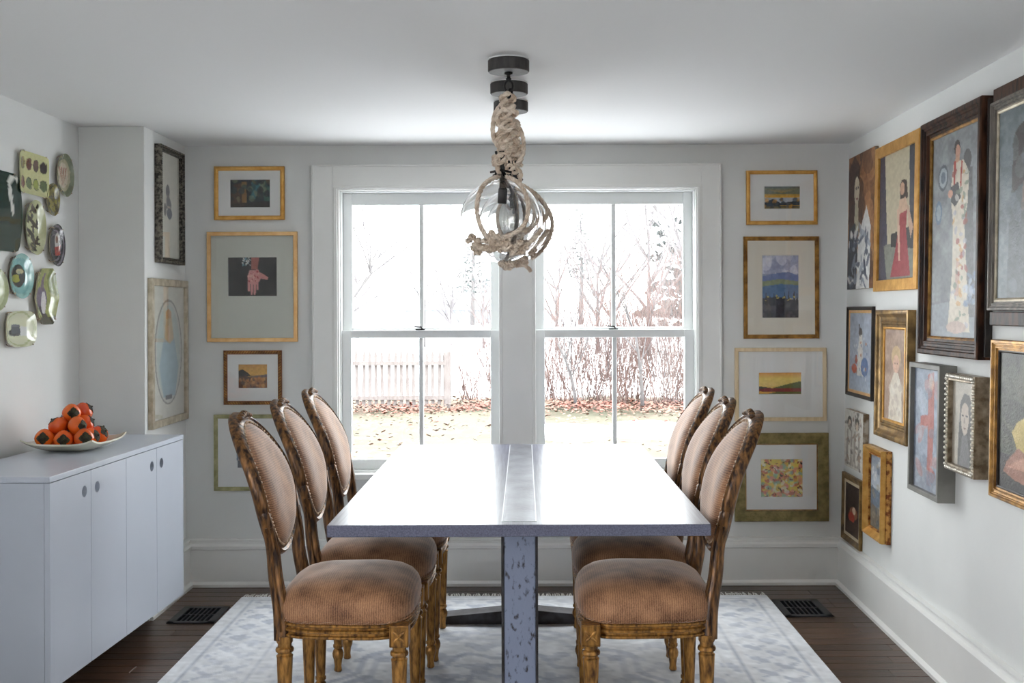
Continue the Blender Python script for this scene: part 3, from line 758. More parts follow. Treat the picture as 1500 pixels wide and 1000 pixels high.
# ================================================================== PICTURES
def gilt(name, a, b_, **k):
    d = dict(rough=0.36, metal=0.55, nscale=24, lo=0.35, hi=0.7, bump=0.12, bscale=90, detail=7); d.update(k)
    return mat(name, a, c2=b_, **d)
M['gold'] = gilt('gold_leaf', rgb(206, 150, 72), rgb(232, 184, 104))
M['gold_pale'] = gilt('pale_gold', rgb(222, 172, 110), rgb(236, 196, 140), metal=0.35)
M['gold_dark'] = gilt('aged_gold', rgb(120, 84, 40), rgb(196, 148, 78))
M['gold_red'] = gilt('red_gold', rgb(130, 72, 34), rgb(214, 158, 84), lo=0.42, hi=0.56, nscale=40)
M['bronze'] = gilt('bronze_gilt', rgb(92, 70, 40), rgb(170, 136, 84), nscale=18)
M['rope_frame'] = gilt('brown_twist', rgb(96, 56, 30), rgb(160, 104, 58), metal=0.2)
M['olive_gilt'] = gilt('olive_gilt', rgb(112, 100, 60), rgb(160, 144, 92), metal=0.3, nscale=30, bump=0.5)
M['green_gold'] = gilt('green_gold', rgb(150, 148, 104), rgb(196, 190, 146), metal=0.3)
M['maple'] = mat('pale_maple', rgb(226, 206, 172), 0.45, c2=rgb(214, 190, 152), nscale=6, stretch=(8, 1, 8))
M['silver_orn'] = gilt('tarnished_silver', rgb(50, 46, 42), rgb(128, 122, 110), nscale=80, lo=0.42, hi=0.62, rough=0.4)
M['silver'] = gilt('silver_leaf', rgb(104, 88, 68), rgb(178, 164, 142), nscale=34)
M['silver_bead'] = gilt('bright_silver', rgb(206, 198, 184), rgb(236, 230, 218), metal=0.6, rough=0.28)
M['champagne'] = gilt('champagne_leaf', rgb(172, 160, 136), rgb(214, 204, 184), metal=0.4)
M['black_frame'] = mat('ebonised_wood', rgb(28, 24, 22), 0.4, c2=rgb(48, 38, 32), nscale=12)
M['walnut'] = mat('dark_walnut', rgb(30, 18, 13), 0.45, c2=rgb(78, 50, 34), nscale=10, stretch=(4, 1, 4), bump=0.1, spec=0.2)
M['grey_wood'] = mat('weathered_grey_wood', rgb(96, 90, 84), 0.55, c2=rgb(124, 116, 106), nscale=10, stretch=(4, 1, 4), bump=0.15)
M['grey_box'] = mat('grey_box_frame', rgb(112, 110, 104), 0.45, c2=rgb(132, 130, 124), nscale=8)
M['mat_white'] = mat('white_mat_board', rgb(238, 238, 236), 0.8)
M['mat_cream'] = mat('cream_mat_board', rgb(232, 226, 212), 0.8)
M['mat_grey'] = mat('grey_mat_board', rgb(206, 208, 198), 0.8)
M['liner'] = mat('linen_liner', rgb(214, 200, 172), 0.8)
M['canvas_side'] = mat('canvas_edge', rgb(120, 96, 70), 0.85, c2=rgb(190, 180, 166), nscale=20)

def rect_rings(W, H, prof):
    """mitred moulding: (inset, height) profile run round a W x H rectangle standing on y=0"""
    return [[(-W/2 + t, t, h), (W/2 - t, t, h), (W/2 - t, H - t, h), (-W/2 + t, H - t, h)] for (t, h) in prof]
PROF = {
 'flat': lambda b, d: [(0, 0.0004), (0, d - 0.002), (0.002, d), (b - 0.002, d), (b, d - 0.002), (b, max(d * 0.35, d - 0.018))],
 'round': lambda b, d: [(0, 0.0004), (0, d * .7), (b * .12, d * .9), (b * .35, d), (b * .6, d * .95), (b * .8, d * .8), (b * .86, d * .62), (b, d * .58), (b, d * .35)],
 'step': lambda b, d: [(0, 0.0004), (0, d * .9), (b * .08, d), (b * .30, d), (b * .36, d * .84), (b * .46, d * .84), (b * .5, d * .72), (b * .66, d * .68), (b * .70, d * .78), (b * .80, d * .78), (b * .84, d * .58), (b, d * .54), (b, d * .35)],
 'scoop': lambda b, d: [(0, 0.0004), (0, d * .94), (b * .05, d), (b * .22, d), (b * .27, d * .93), (b * .35, d * .74), (b * .5, d * .58), (b * .66, d * .52), (b * .72, d * .62), (b * .82, d * .62), (b * .86, d * .5), (b, d * .46), (b, d * .3)],
 'bevel': lambda b, d: [(0, 0.0004), (0, d * .8), (b * .1, d), (b * .25, d), (b, d * .45), (b, d * .3)],
}
def basis(C, u, v, n_):
    return Matrix(((u.x, v.x, n_.x, C.x), (u.y, v.y, n_.y, C.y), (u.z, v.z, n_.z, C.z), (0, 0, 0, 1)))
def picture(mtx, W, H, label, cat, art, b=0.02, d=0.02, kind='round', fm='gold', window=None, mm='mat_white', glass=False, liner=0.0, name='framed_picture', extra=None, pm='paint', group=None, inner=None):
    e = tag(empty(name, mtx), label, cat, group)
    fr = MB().rings(rect_rings(W, H, PROF[kind](b, d)), cap0=True, cap1=False).build('frame', M[fm], e, smooth=0.6)
    za = max(d * 0.35, d - 0.018) if kind == 'flat' else d * 0.35
    x0, x1, y0, y1 = -W/2 + b, W/2 - b, b, H - b
    if inner:     # contrasting inner slip
        iw_, im = inner
        MB().rings([[(x0 + t, y0 + t, h), (x1 - t, y0 + t, h), (x1 - t, y1 - t, h), (x0 + t, y1 - t, h)] for (t, h) in ((0, za), (0, d * .56), (iw_ * .5, d * .6), (iw_, d * .5), (iw_, za))], cap0=False, cap1=False).build('slip', M[im], e, smooth=0.5)
        x0 += iw_; x1 -= iw_; y0 += iw_; y1 -= iw_
    if window:    # (fx0, fy0(top), fx1, fy1) fractions of the sight size
        wx0, wx1 = x0 + (x1 - x0) * window[0], x0 + (x1 - x0) * window[2]; wy1, wy0 = y1 - (y1 - y0) * window[1], y1 - (y1 - y0) * window[3]
        g = 0.0025
        o_ = [(x0, y0), (x1, y0), (x1, y1), (x0, y1)]; i_ = [(wx0, wy0), (wx1, wy0), (wx1, wy1), (wx0, wy1)]; i2 = [(wx0 + g, wy0 + g), (wx1 - g, wy0 + g), (wx1 - g, wy1 - g), (wx0 + g, wy1 - g)]
        MB().rings([[(x, yy, za + 0.003) for x, yy in o_], [(x, yy, za + 0.003) for x, yy in i_], [(x, yy, za + 0.0008) for x, yy in i2]], cap0=False, cap1=False).build('mat_board', M[mm], e)
        x0, x1, y0, y1 = wx0, wx1, wy0, wy1
    if art is not None: art_mesh('artwork', art, x0, x1, y0, y1, za + 0.0005, M[pm], e)
    if glass:
        MB().box(-W/2 + b, W/2 - b, b, H - b, za + 0.0045, za + 0.006).build('glass', M['pglass'], e)
    if extra: extra(e, W, H, b, d)
    return e
def beads(material, r, step, t, h, name='beading', el=(1, 1, 1), rot=0.0, alt=None):
    def fn(e, W, H, b, d):
        q = MB()
        def run(ax, fixed, L, flip):
            n_ = max(2, int(L / step))
            for k in range(n_):
                s = -L / 2 + L * (k + 0.5) / n_
                mt = Matrix.Rotation(rot * flip, 4, 'Z')
                c = (s, fixed, h * d) if ax == 0 else (fixed, s + H / 2, h * d)
                sc = (r * el[0], r * el[1], r * el[2]) if ax == 0 else (r * el[1], r * el[0], r * el[2])
                q.ell(c, *sc, 6, 4, mt)
        run(0, t, W - 2 * t, 1); run(0, H - t, W - 2 * t, -1); run(1, -W/2 + t, H - 2 * t, -1); run(1, W/2 - t, H - 2 * t, 1)
        o = q.build(name, M[material], e, smooth=3.14); o['kind'] = 'stuff'
    return fn

# ---- artworks
def a_room():
    A = Art(60, 42, (30, 44, 48), 1); A.poly([(0.05, 0.2), (0.4, 0.1), (0.4, 1), (0, 1)], (74, 52, 34)); A.poly([(.3, .1), (.42, .1), (.42, .8), (.3, .9)], (150, 112, 66)); A.poly([(0.55, 0.0), (0.8, 0), (0.62, 0.7), (0.5, 0.7)], (62, 120, 128))
    A.poly([(0.75, 0.05), (1, 0.1), (1, 0.9), (0.85, 0.8)], (52, 92, 84)); A.dabs(40, [(120, 90, 50), (30, 60, 70), (150, 150, 120), (18, 22, 24)], 0.06, a=.6, seed=4); A.poly([(0, .85), (1, .75), (1, 1), (0, 1)], (36, 28, 22), .8); return A.noise(.12, 3)
def a_hand():
    A = Art(84, 66, (22, 22, 22), 2); A.dabs(25, [(44, 44, 42), (12, 12, 12), (58, 56, 52)], .12, a=.5, seed=2)
    A.poly([(.30, 0), (.52, 0), (.50, .26), (.36, .24)], (24, 30, 36)); A.dabs(30, [(230, 230, 225), (120, 160, 170)], .014, box=(.30, .01, .50, .22), seed=8)
    sk = (214, 150, 146); A.poly([(.48, 0), (.64, 0), (.60, .32), (.48, .32)], (170, 104, 96))
    A.poly([(.44, .34), (.62, .32), (.68, .52), (.60, .70), (.42, .68), (.40, .50)], sk)
    for (x0, x1, y1) in ((.40, .455, .86), (.46, .51, .96), (.52, .57, .95), (.575, .62, .84)): A.poly([(x0, .6), (x1, .6), (x1 - .005, y1), (x0 + .008, y1)], sk)
    A.poly([(.62, .38), (.70, .42), (.82, .52), (.80, .58), (.64, .54)], sk); A.dabs(26, [(176, 60, 66), (236, 190, 180)], .016, box=(.42, .36, .62, .66), seed=5); return A.noise(.07, 3)
def a_sunset():
    A = Art(48, 40, (200, 150, 70), 3); A.grad(0, (206, 150, 70), .45, (226, 176, 84)); A.poly([(0, .3), (.15, .22), (.35, .38), (.45, .5), (0, .55)], (48, 42, 34)); A.poly([(.4, .52), (1, .42), (1, .6), (.3, .6)], (110, 96, 96)); A.grad(.55, (176, 116, 58), 1, (120, 74, 40)); A.poly([(0, .5), (.5, .52), (.2, 1), (0, 1)], (86, 58, 36)); A.dabs(25, [(200, 130, 60), (70, 50, 36), (214, 160, 90)], .05, box=(0, .55, 1, 1), a=.6); return A.noise(.1, 3)
def a_tower():
    A = Art(60, 70, (214, 216, 212), 4); A.poly([(.05, .05), (.3, .0), (.3, 1), (.05, .95)], (186, 160, 150)); A.poly([(.1, .3), (.2, .3), (.2, .7), (.1, .7)], (80, 66, 66)); A.poly([(.05, .75), (1, .85), (1, 1), (.05, 1)], (96, 96, 100)); A.dabs(30, [(190, 130, 110), (90, 110, 130), (220, 220, 215)], .08, a=.7); return A.noise(.1, 3)
def a_dusk():
    A = Art(60, 40, (210, 160, 70), 5); A.grad(0, (70, 96, 110), .5, (232, 172, 60)); A.poly([(0, .15), (.5, .3), (1, .1), (1, .35), (0, .35)], (96, 110, 100), .8); A.poly([(0, .5), (1, .5), (1, .72), (0, .75)], (176, 182, 190)); A.poly([(.0, .72), (.25, .55), (.45, .72), (1, .62), (1, .82), (0, .85)], (40, 52, 64)); A.grad(.85, (70, 70, 60), 1, (150, 120, 60)); A.dabs(14, [(220, 150, 60), (40, 50, 60)], .05, box=(0, .5, 1, 1), a=.6); return A.noise(.1, 3)
def a_mount():
    A = Art(56, 94, (150, 160, 184), 6); A.grad(0, (120, 134, 168), .3, (206, 208, 222)); A.dabs(20, [(226, 226, 234), (150, 154, 186)], .14, box=(0, .02, 1, .28), a=.6)
    A.poly([(0, .34), (.3, .30), (.7, .27), (1, .33), (1, .5), (0, .5)], (112, 128, 176)); A.poly([(0, .42), (.5, .38), (1, .42), (1, .6), (0, .6)], (136, 150, 118)); A.poly([(0, .5), (.5, .46), (1, .48), (1, .68), (0, .7)], (84, 118, 160)); A.poly([(0, .68), (.4, .66), (1, .72), (1, 1), (0, 1)], (52, 54, 64))
    for x, h_ in ((.12, .2), (.22, .14), (.33, .17), (.62, .2), (.72, .22), (.86, .24), (.94, .18)): A.poly([(x, .78 - h_), (x + .045, .80), (x - .045, .80)], (28, 34, 42))
    A.dabs(10, [(220, 200, 110)], .02, box=(.1, .64, .9, .72)); A.dabs(18, [(96, 92, 100), (40, 40, 50)], .07, box=(0, .78, 1, 1), a=.6); return A.noise(.08, 3)
def a_valley():
    A = Art(66, 38, (236, 196, 96), 7); A.grad(0, (226, 150, 74), .3, (244, 216, 116)); A.grad(.3, (244, 216, 116), .62, (240, 206, 120)); A.poly([(.3, .72), (.7, .52), (1, .40), (1, .8), (.3, .8)], (82, 96, 48)); A.poly([(0, .72), (1, .70), (1, .92), (0, .9)], (130, 34, 34)); A.poly([(0, .62), (.3, .7), (0, .74)], (70, 66, 50)); A.grad(.88, (96, 110, 48), 1, (110, 96, 40)); A.poly([(0, .85), (.4, .88), (.2, .95), (0, .95)], (226, 170, 70)); return A.noise(.06, 3)
def a_abstract():
    A = Art(70, 66, (232, 206, 96), 8); A.dabs(220, [(238, 216, 110), (226, 150, 130), (150, 186, 160), (240, 236, 214), (214, 176, 70), (196, 96, 76)], .05, a=.75, seed=6); A.dabs(60, [(52, 40, 30), (130, 60, 40)], .014, a=.9, seed=12, elong=2.2); return A.noise(.08, 3, mono=False)
def a_hat():
    A = Art(60, 150, (222, 220, 208), 9); A.ell(.42, .36, .09, .065, (78, 76, 84)); A.ell(.44, .43, .06, .04, (120, 112, 112)); A.poly([(.36, .42), (.52, .42), (.60, .48), (.56, .53), (.34, .53)], (92, 92, 100)); A.ell(.50, .57, .13, .055, (74, 82, 98)); A.ell(.29, .54, .06, .06, (96, 88, 88)); A.poly([(.4, .50), (.54, .5), (.55, .52), (.4, .52)], (190, 170, 160)); return A.noise(.04, 5)
def a_oval():
    A = Art(60, 150, (228, 226, 216), 10)
    A.ell(.5, .5, .42, .40, (150, 148, 142)); A.ell(.505, .502, .39, .385, (214, 214, 208)); A.ell(.5, .5, .35, .355, (196, 208, 204)); A.poly([(.42, .30), (.62, .30), (.80, .62), (.70, .84), (.34, .84), (.22, .6)], (164, 190, 202)); A.ell(.5, .22, .09, .045, (206, 160, 116)); A.poly([(.42, .25), (.6, .25), (.66, .40), (.54, .44), (.38, .40)], (206, 184, 150)); A.poly([(.46, .3), (.55, .3), (.55, .42), (.46, .42)], (222, 190, 160)); A.poly([(.40, .83), (.6, .83), (.6, .86), (.4, .86)], (84, 84, 92)); return A.noise(.05, 5)
def a_brown():
    A = Art(70, 130, (134, 92, 58), 11); A.dabs(90, [(150, 100, 60), (96, 60, 36), (180, 130, 84), (70, 44, 30)], .14, a=.6, seed=3); A.poly([(.0, .1), (.25, .0), (.45, .1), (.40, .6), (.05, .62)], (70, 42, 32)); A.ell(.32, .24, .13, .13, (62, 44, 36)); A.ell(.34, .27, .10, .105, (196, 184, 160)); A.ell(.31, .25, .018, .01, (40, 30, 26)); A.ell(.39, .25, .018, .01, (40, 30, 26)); A.poly([(.31, .325), (.39, .325), (.35, .34)], (120, 50, 44)); A.poly([(.28, .36), (.40, .36), (.44, .6), (.24, .6)], (184, 176, 150))
    A.poly([(.05, .55), (.3, .5), (.4, .75), (.35, 1), (.0, 1)], (46, 48, 56)); A.poly([(.42, .62), (.72, .40), (.88, .55), (.86, 1), (.36, 1)], (214, 214, 212)); A.dabs(60, [(70, 78, 96), (150, 158, 170), (236, 236, 232)], .03, box=(.05, .55, .85, 1), seed=7, elong=3, a=.8); return A.noise(.1, 3)
def a_red():
    A = Art(76, 140, (190, 180, 154), 12); A.poly([(0, 0), (.14, .0), (.28, 1), (0, 1)], (66, 66, 82)); A.poly([(.80, 0), (1, 0), (1, .8), (.84, .8)], (60, 62, 74)); A.poly([(.14, .72), (1, .68), (1, 1), (.24, 1)], (128, 130, 118)); A.poly([(.34, .64), (.95, .6), (.95, .78), (.34, .74)], (52, 54, 54)); A.poly([(.86, .5), (1, .5), (1, .78), (.86, .78)], (42, 42, 52))
    A.poly([(.56, .28), (.62, .24), (.74, .25), (.78, .38), (.68, .42), (.58, .38)], (60, 42, 34)); A.ell(.63, .31, .06, .05, (190, 150, 124)); A.poly([(.56, .39), (.72, .38), (.78, .46), (.72, .55), (.58, .54), (.54, .46)], (206, 174, 148)); A.poly([(.56, .50), (.76, .48), (.74, .62), (.86, .98), (.34, .98), (.46, .78), (.54, .62)], (156, 62, 66)); A.poly([(.5, .46), (.56, .46), (.58, .66), (.60, .86), (.56, .86), (.52, .66)], (206, 172, 150)); A.poly([(.76, .44), (.80, .46), (.92, .62), (.86, .70), (.80, .6)], (190, 158, 136)); return A.noise(.07, 3)
def a_gown():
    A = Art(84, 210, (126, 130, 132), 13); A.noise(.16, 14); A.poly([(0, .84), (1, .80), (1, 1), (0, 1)], (140, 146, 152)); A.poly([(0, .83), (1, .79), (1, .80), (0, .845)], (110, 112, 116), .7)
    A.ell(.24, .21, .11, .065, (84, 90, 98)); A.ell(.24, .21, .085, .05, (156, 164, 170)); A.ell(.24, .21, .05, .03, (96, 108, 122)); A.ell(.15, .38, .075, .06, (90, 110, 130)); A.ell(.15, .38, .05, .04, (140, 152, 162))
    A.ell(.74, .16, .08, .05, (86, 84, 84)); A.poly([(.68, .2), (.84, .2), (.88, .5), (.92, .9), (.8, .9), (.72, .5)], (98, 98, 98), .9)
    A.ell(.53, .085, .06, .038, (44, 32, 30)); A.ell(.545, .105, .05, .034, (190, 140, 116)); A.poly([(.50, .13), (.58, .13), (.60, .2), (.46, .2)], (196, 150, 122)); A.poly([(.46, .16), (.66, .15), (.78, .22), (.76, .36), (.70, .45), (.76, .7), (.84, .97), (.38, .97), (.46, .7), (.47, .45), (.40, .3)], (208, 198, 180))
    A.poly([(.47, .15), (.51, .15), (.50, .28), (.46, .30)], (170, 62, 50)); A.poly([(.62, .15), (.65, .16), (.62, .3), (.60, .26)], (172, 66, 52)); A.poly([(.40, .27), (.56, .25), (.62, .33), (.50, .37), (.42, .34)], (70, 66, 66)); A.ell(.40, .30, .05, .02, (200, 150, 126)); A.poly([(.55, .62), (.64, .6), (.6, .8), (.52, .8)], (176, 132, 118), .6)
    A.dabs(60, [(196, 150, 90), (150, 70, 60), (226, 220, 208), (120, 130, 110), (170, 168, 176)], .026, box=(.46, .2, .76, .95), a=.7, seed=9, elong=1.6); A.dabs(20, [(120, 140, 170), (190, 200, 214)], .04, box=(.74, .7, .95, .86), a=.6, seed=5); A.ell(.56, .95, .2, .03, (190, 170, 158)); return A.noise(.09, 3)
def a_back():
    A = Art(96, 150, (100, 110, 114), 14); A.noise(.14, 12); A.ell(.34, .20, .17, .11, (56, 50, 48)); A.poly([(.18, .2), (.34, .12), (.44, .25), (.40, .42), (.16, .45)], (58, 50, 48)); A.poly([(.46, .2), (.5, .25), (.47, .30), (.42, .30)], (164, 132, 116)); A.poly([(.24, .42), (.46, .38), (.52, .55), (.56, .8), (.5, 1), (.12, 1), (.14, .6)], (86, 92, 96)); A.poly([(.3, .40), (.44, .38), (.40, .55), (.28, .55)], (120, 104, 98)); A.dabs(30, [(120, 132, 138), (70, 76, 80)], .08, a=.4, seed=3); A.poly([(.62, .1), (1, .1), (1, .9), (.7, .9)], (132, 140, 140), .5); return A.noise(.1, 3)
def a_banana():
    A = Art(96, 130, (70, 72, 62), 15); A.noise(.16, 12); A.dabs(40, [(84, 86, 72), (52, 54, 50), (96, 94, 78)], .1, a=.5, seed=8); A.poly([(0, .75), (1, .7), (1, 1), (0, 1)], (50, 46, 46), .8)
    A.poly([(.34, .56), (.36, .34), (.42, .23), (.47, .22), (.53, .34), (.54, .56)], (208, 186, 124)); A.poly([(.38, .5), (.40, .34), (.45, .26), (.46, .5)], (226, 208, 152)); A.poly([(.34, .44), (.22, .50), (.16, .58), (.24, .72), (.36, .76), (.36, .54)], (190, 168, 96)); A.poly([(.54, .44), (.64, .5), (.66, .62), (.58, .78), (.46, .78), (.48, .54)], (196, 172, 104)); A.poly([(.40, .52), (.48, .52), (.50, .8), (.40, .8)], (216, 190, 140))
    A.poly([(.10, .80), (.24, .68), (.40, .74), (.54, .72), (.68, .80), (.70, .90), (.5, .95), (.2, .92), (.06, .88)], (156, 108, 88)); A.poly([(.1, .84), (.3, .74), (.44, .80), (.3, .84)], (190, 140, 116)); A.poly([(.4, .86), (.66, .82), (.66, .86), (.44, .9)], (120, 78, 66)); return A.noise(.09, 3)
def a_blue_still():
    A = Art(60, 96, (172, 180, 194), 16); A.noise(.12, 9); A.grad(.7, (150, 164, 184), 1, (176, 186, 200)); A.ell(.5, .25, .08, .06, (90, 80, 80)); A.poly([(.44, .28), (.58, .28), (.62, .55), (.66, .8), (.36, .8), (.40, .5)], (214, 210, 204)); A.poly([(.42, .15), (.46, .15), (.5, .3), (.46, .3)], (80, 70, 70)); A.ell(.70, .68, .16, .12, (96, 120, 164)); A.ell(.24, .72, .12, .06, (190, 92, 60)); A.ell(.32, .60, .05, .06, (170, 80, 60)); A.dabs(26, [(226, 226, 224), (110, 124, 150), (180, 120, 90)], .03, box=(.2, .3, .85, .85), a=.7); return A.noise(.1, 3)
def a_child():
    A = Art(60, 110, (166, 142, 126), 17); A.noise(.14, 9); A.ell(.55, .30, .22, .12, (196, 170, 130)); A.ell(.55, .38, .15, .10, (214, 178, 156)); A.ell(.50, .37, .02, .01, (70, 50, 44)); A.ell(.60, .37, .02, .01, (70, 50, 44)); A.poly([(.52, .425), (.58, .425), (.55, .435)], (170, 90, 80)); A.poly([(.46, .47), (.64, .47), (.8, .60), (.86, 1), (.22, 1), (.30, .6)], (216, 206, 190)); A.dabs(18, [(226, 220, 208), (186, 172, 160)], .07, box=(.25, .55, .85, 1), a=.6); return A.noise(.08, 3)
def a_sketch():
    A = Art(50, 64, (206, 202, 194), 18)
    for x in (.28, .68):
        A.ell(x, .22, .12, .11, (70, 62, 56)); A.ell(x, .25, .08, .08, (206, 190, 172)); A.poly([(x - .14, .35), (x + .14, .35), (x + .2, .95), (x - .2, .95)], (164, 156, 146)); A.poly([(x - .05, .35), (x + .05, .35), (x + .06, .9), (x - .06, .9)], (216, 212, 204))
    A.dabs(50, [(90, 84, 78), (220, 216, 208), (140, 110, 90)], .03, a=.6, elong=2.5); return A.noise(.1, 2)
def a_coast():
    A = Art(44, 110, (146, 158, 172), 19); A.grad(0, (118, 128, 140), .45, (176, 184, 192)); A.poly([(0, .45), (1, .5), (1, .75), (0, .7)], (96, 112, 130)); A.poly([(0, .68), (1, .74), (1, 1), (0, 1)], (116, 108, 96)); A.dabs(26, [(206, 206, 204), (70, 84, 100), (150, 140, 120)], .1, a=.6); return A.noise(.1, 3)
def a_darkstill():
    A = Art(48, 84, (52, 34, 28), 20); A.noise(.08, 8); A.ell(.6, .55, .28, .12, (150, 96, 70)); A.ell(.45, .65, .22, .10, (176, 60, 40)); A.ell(.62, .5, .12, .07, (206, 178, 150)); A.poly([(0, .75), (1, .7), (1, 1), (0, 1)], (70, 48, 36)); return A.noise(.08, 3)
def a_figure_red():
    A = Art(56, 120, (142, 152, 168), 21); A.noise(.14, 9); A.poly([(.50, .05), (.72, .02), (.74, .45), (.66, .95), (.50, .95), (.52, .45)], (166, 96, 88)); A.ell(.62, .12, .09, .06, (190, 150, 130)); A.poly([(.25, .40), (.72, .36), (.74, .46), (.25, .48)], (164, 84, 74)); A.ell(.66, .86, .14, .06, (176, 70, 54)); A.poly([(0, .8), (1, .85), (1, 1), (0, 1)], (130, 134, 146), .7); A.dabs(30, [(170, 178, 190), (112, 124, 144), (186, 120, 108)], .08, a=.45, elong=2); return A.noise(.09, 3)
def a_girl():
    A = Art(52, 100, (176, 168, 154), 22); A.noise(.08, 8); A.poly([(.34, .25), (.48, .14), (.70, .15), (.86, .32), (.86, .7), (.9, 1), (.24, 1), (.28, .6)], (66, 62, 60)); A.poly([(.40, .30), (.52, .24), (.66, .28), (.70, .45), (.62, .60), (.5, .64), (.40, .55), (.36, .42)], (186, 172, 158)); A.ell(.44, .40, .05, .012, (50, 46, 44)); A.ell(.60, .40, .05, .012, (50, 46, 44)); A.poly([(.46, .54), (.58, .54), (.52, .565)], (120, 84, 78)); A.poly([(.50, .42), (.53, .42), (.54, .49), (.48, .49)], (150, 136, 124)); A.poly([(.42, .64), (.62, .62), (.72, .8), (.76, 1), (.3, 1)], (108, 106, 106)); return A.noise(.07, 2)

# ---- back wall (flat on to the camera)
U, V3, NB = Vector((1, 0, 0)), Vector((0, 0, 1)), Vector((0, -1, 0))
def back_pic(px0, py0, px1, py1, win, label, art, **k):
    d = k.get('d', 0.02); P0, P1 = at_y(px0, py1, YB - d), at_y(px1, py0, YB - d)
    W, H = P1.x - P0.x, P1.z - P0.z; b = k.get('b', 0.02)
    ix0, iy0, ix1, iy1 = win; s = (px1 - px0) / W; B = b * s
    f = ((ix0 - px0 - B) / (px1 - px0 - 2*B), (iy0 - py0 - B) / (py1 - py0 - 2*B), (ix1 - px0 - B) / (px1 - px0 - 2*B), (iy1 - py0 - B) / (py1 - py0 - 2*B))
    return picture(basis(Vector(((P0.x + P1.x) / 2, YB, P0.z)), U, V3, NB), W, H, label, 'picture', art, window=f, glass=True, pm='print', **k)
back_pic(313, 243, 416, 322, (336, 262, 395, 304), 'gold-framed dark interior scene with white mat, topmost beside the window on the cabinet side', a_room(), b=0.022, fm='gold')
back_pic(303, 339, 435, 501, (333, 376, 405, 434), 'tall pale gold frame holding a dark photograph of an open hand', a_hand(), b=0.020, fm='gold_pale', kind='flat', mm='mat_grey')
back_pic(327, 513, 412, 593, (348, 533, 391, 569), 'small brown twisted-rope frame with an orange sunset landscape', a_sunset(), b=0.020, fm='rope_frame', extra=beads('gold_dark', 0.008, 0.013, 0.009, 0.95, 'twist_carving', (0.45, 1.25, 0.7), 0.7))
back_pic(313, 607, 431, 719, (345, 639, 402, 686), 'greenish gold frame with white mat, partly behind the chair backs', a_tower(), b=0.020, fm='green_gold', kind='step')
back_pic(1094, 249, 1198, 329, (1120, 272, 1173, 306), 'gold-framed small sunset seascape above the mountain landscape', a_dusk(), b=0.020, fm='gold')
back_pic(1090, 346, 1200, 496, (1117, 373, 1171, 466), 'upright gold frame with cream mat and blue mountain landscape', a_mount(), b=0.021, fm='gold_dark', kind='step', mm='mat_cream')
back_pic(1077, 509, 1211, 617, (1112, 545, 1175, 578), 'pale maple frame with a small wide yellow sky landscape', a_valley(), b=0.019, fm='maple', kind='flat')
back_pic(1077, 634, 1214, 764, (1114, 671, 1178, 730), 'wide olive gilt frame with yellow speckled abstract print', a_abstract(), b=0.054, fm='olive_gilt', kind='flat', inner=(0.006, 'gold_dark'))

# ---- chase side (faces the table)
def side_pic(px0, px1, yt, yb, label, art, **k):
    d = k.get('d', 0.03); A_, B_ = at_x(px0, yt, XB + d), at_x(px1, yt, XB + d); C_ = at_x(px0, yb, XB + d)
    W = B_.y - A_.y; H = A_.z - C_.z
    return picture(basis(Vector((XB, (A_.y + B_.y) / 2, C_.z)), Vector((0, 1, 0)), V3, Vector((1, 0, 0))), W, H, label, 'picture', art, **k)
side_pic(237, 271, 210, 384, 'tall tarnished silver ornate frame with a small dark figure drawing', a_hat(), b=0.028, d=0.035, fm='silver_orn', kind='step', glass=True, pm='print', extra=beads('silver_orn', 0.006, 0.011, 0.009, 0.94, 'relief', (0.9, 1.2, 0.5), 0.6))
side_pic(223, 276, 407, 630, 'champagne-framed oval-mat picture of a figure in pale blue gown, directly above the cabinet end', a_oval(), b=0.034, d=0.022, fm='champagne', kind='flat', glass=True, pm='print')

# ---- right wall gallery
UR = Vector((-RA, -1, 0)).normalized(); VR = Vector((RB, 0, 1)).normalized(); VR = (VR - UR * VR.dot(UR)).normalized(); NR = UR.cross(VR)
def right_pic(pxl, pxr, ytl, ybl, label, art, d=0.03, cat='painting', **k):
    A_, B_, C_ = at_r(pxl, ytl, d), at_r(pxr, (ytl + ybl) / 2, d), at_r(pxl, ybl, d)
    W = abs(A_.y - B_.y); H = A_.z - C_.z; yc = (A_.y + B_.y) / 2; z = C_.z
    return picture(basis(Vector((Xr(yc, z), yc, z)), UR, VR, NR), W, H, label, cat, art, d=d, **k)
def canvas(pxl, pxr, ytl, ybl, label, art, d=0.02):
    A_, B_, C_ = at_r(pxl, ytl, d), at_r(pxr, (ytl + ybl) / 2, d), at_r(pxl, ybl, d)
    W = abs(A_.y - B_.y); H = A_.z - C_.z; yc = (A_.y + B_.y) / 2; z = C_.z
    e = tag(empty('stretched_canvas', basis(Vector((Xr(yc, z), yc, z)), UR, VR, NR)), label, 'painting')
    MB().box(-W/2, W/2, 0, H, 0.0004, d - 0.0006).build('stretcher', M['canvas_side'], e, bevel=0.001)
    art_mesh('artwork', art, -W/2, W/2, 0, H, d, M['paint'], e)
canvas(1244, 1280, 233, 424, 'unframed brown canvas of a long-haired woman in white and grey', a_brown(), 0.018)
right_pic(1282, 1344, 219, 427, 'flat gold frame with painting of a woman in a long red dress', a_red(), d=0.018, b=0.050, kind='flat', fm='gold')
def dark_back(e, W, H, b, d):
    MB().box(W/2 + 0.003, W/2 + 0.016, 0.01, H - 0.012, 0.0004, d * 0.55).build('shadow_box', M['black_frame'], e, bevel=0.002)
right_pic(1348, 1433, 184, 518, 'large dark walnut frame with woman in a flowered white robe beside wall plates', a_gown(), d=0.048, b=0.062, kind='step', fm='walnut', inner=(0.010, 'gold_dark'), extra=dark_back)
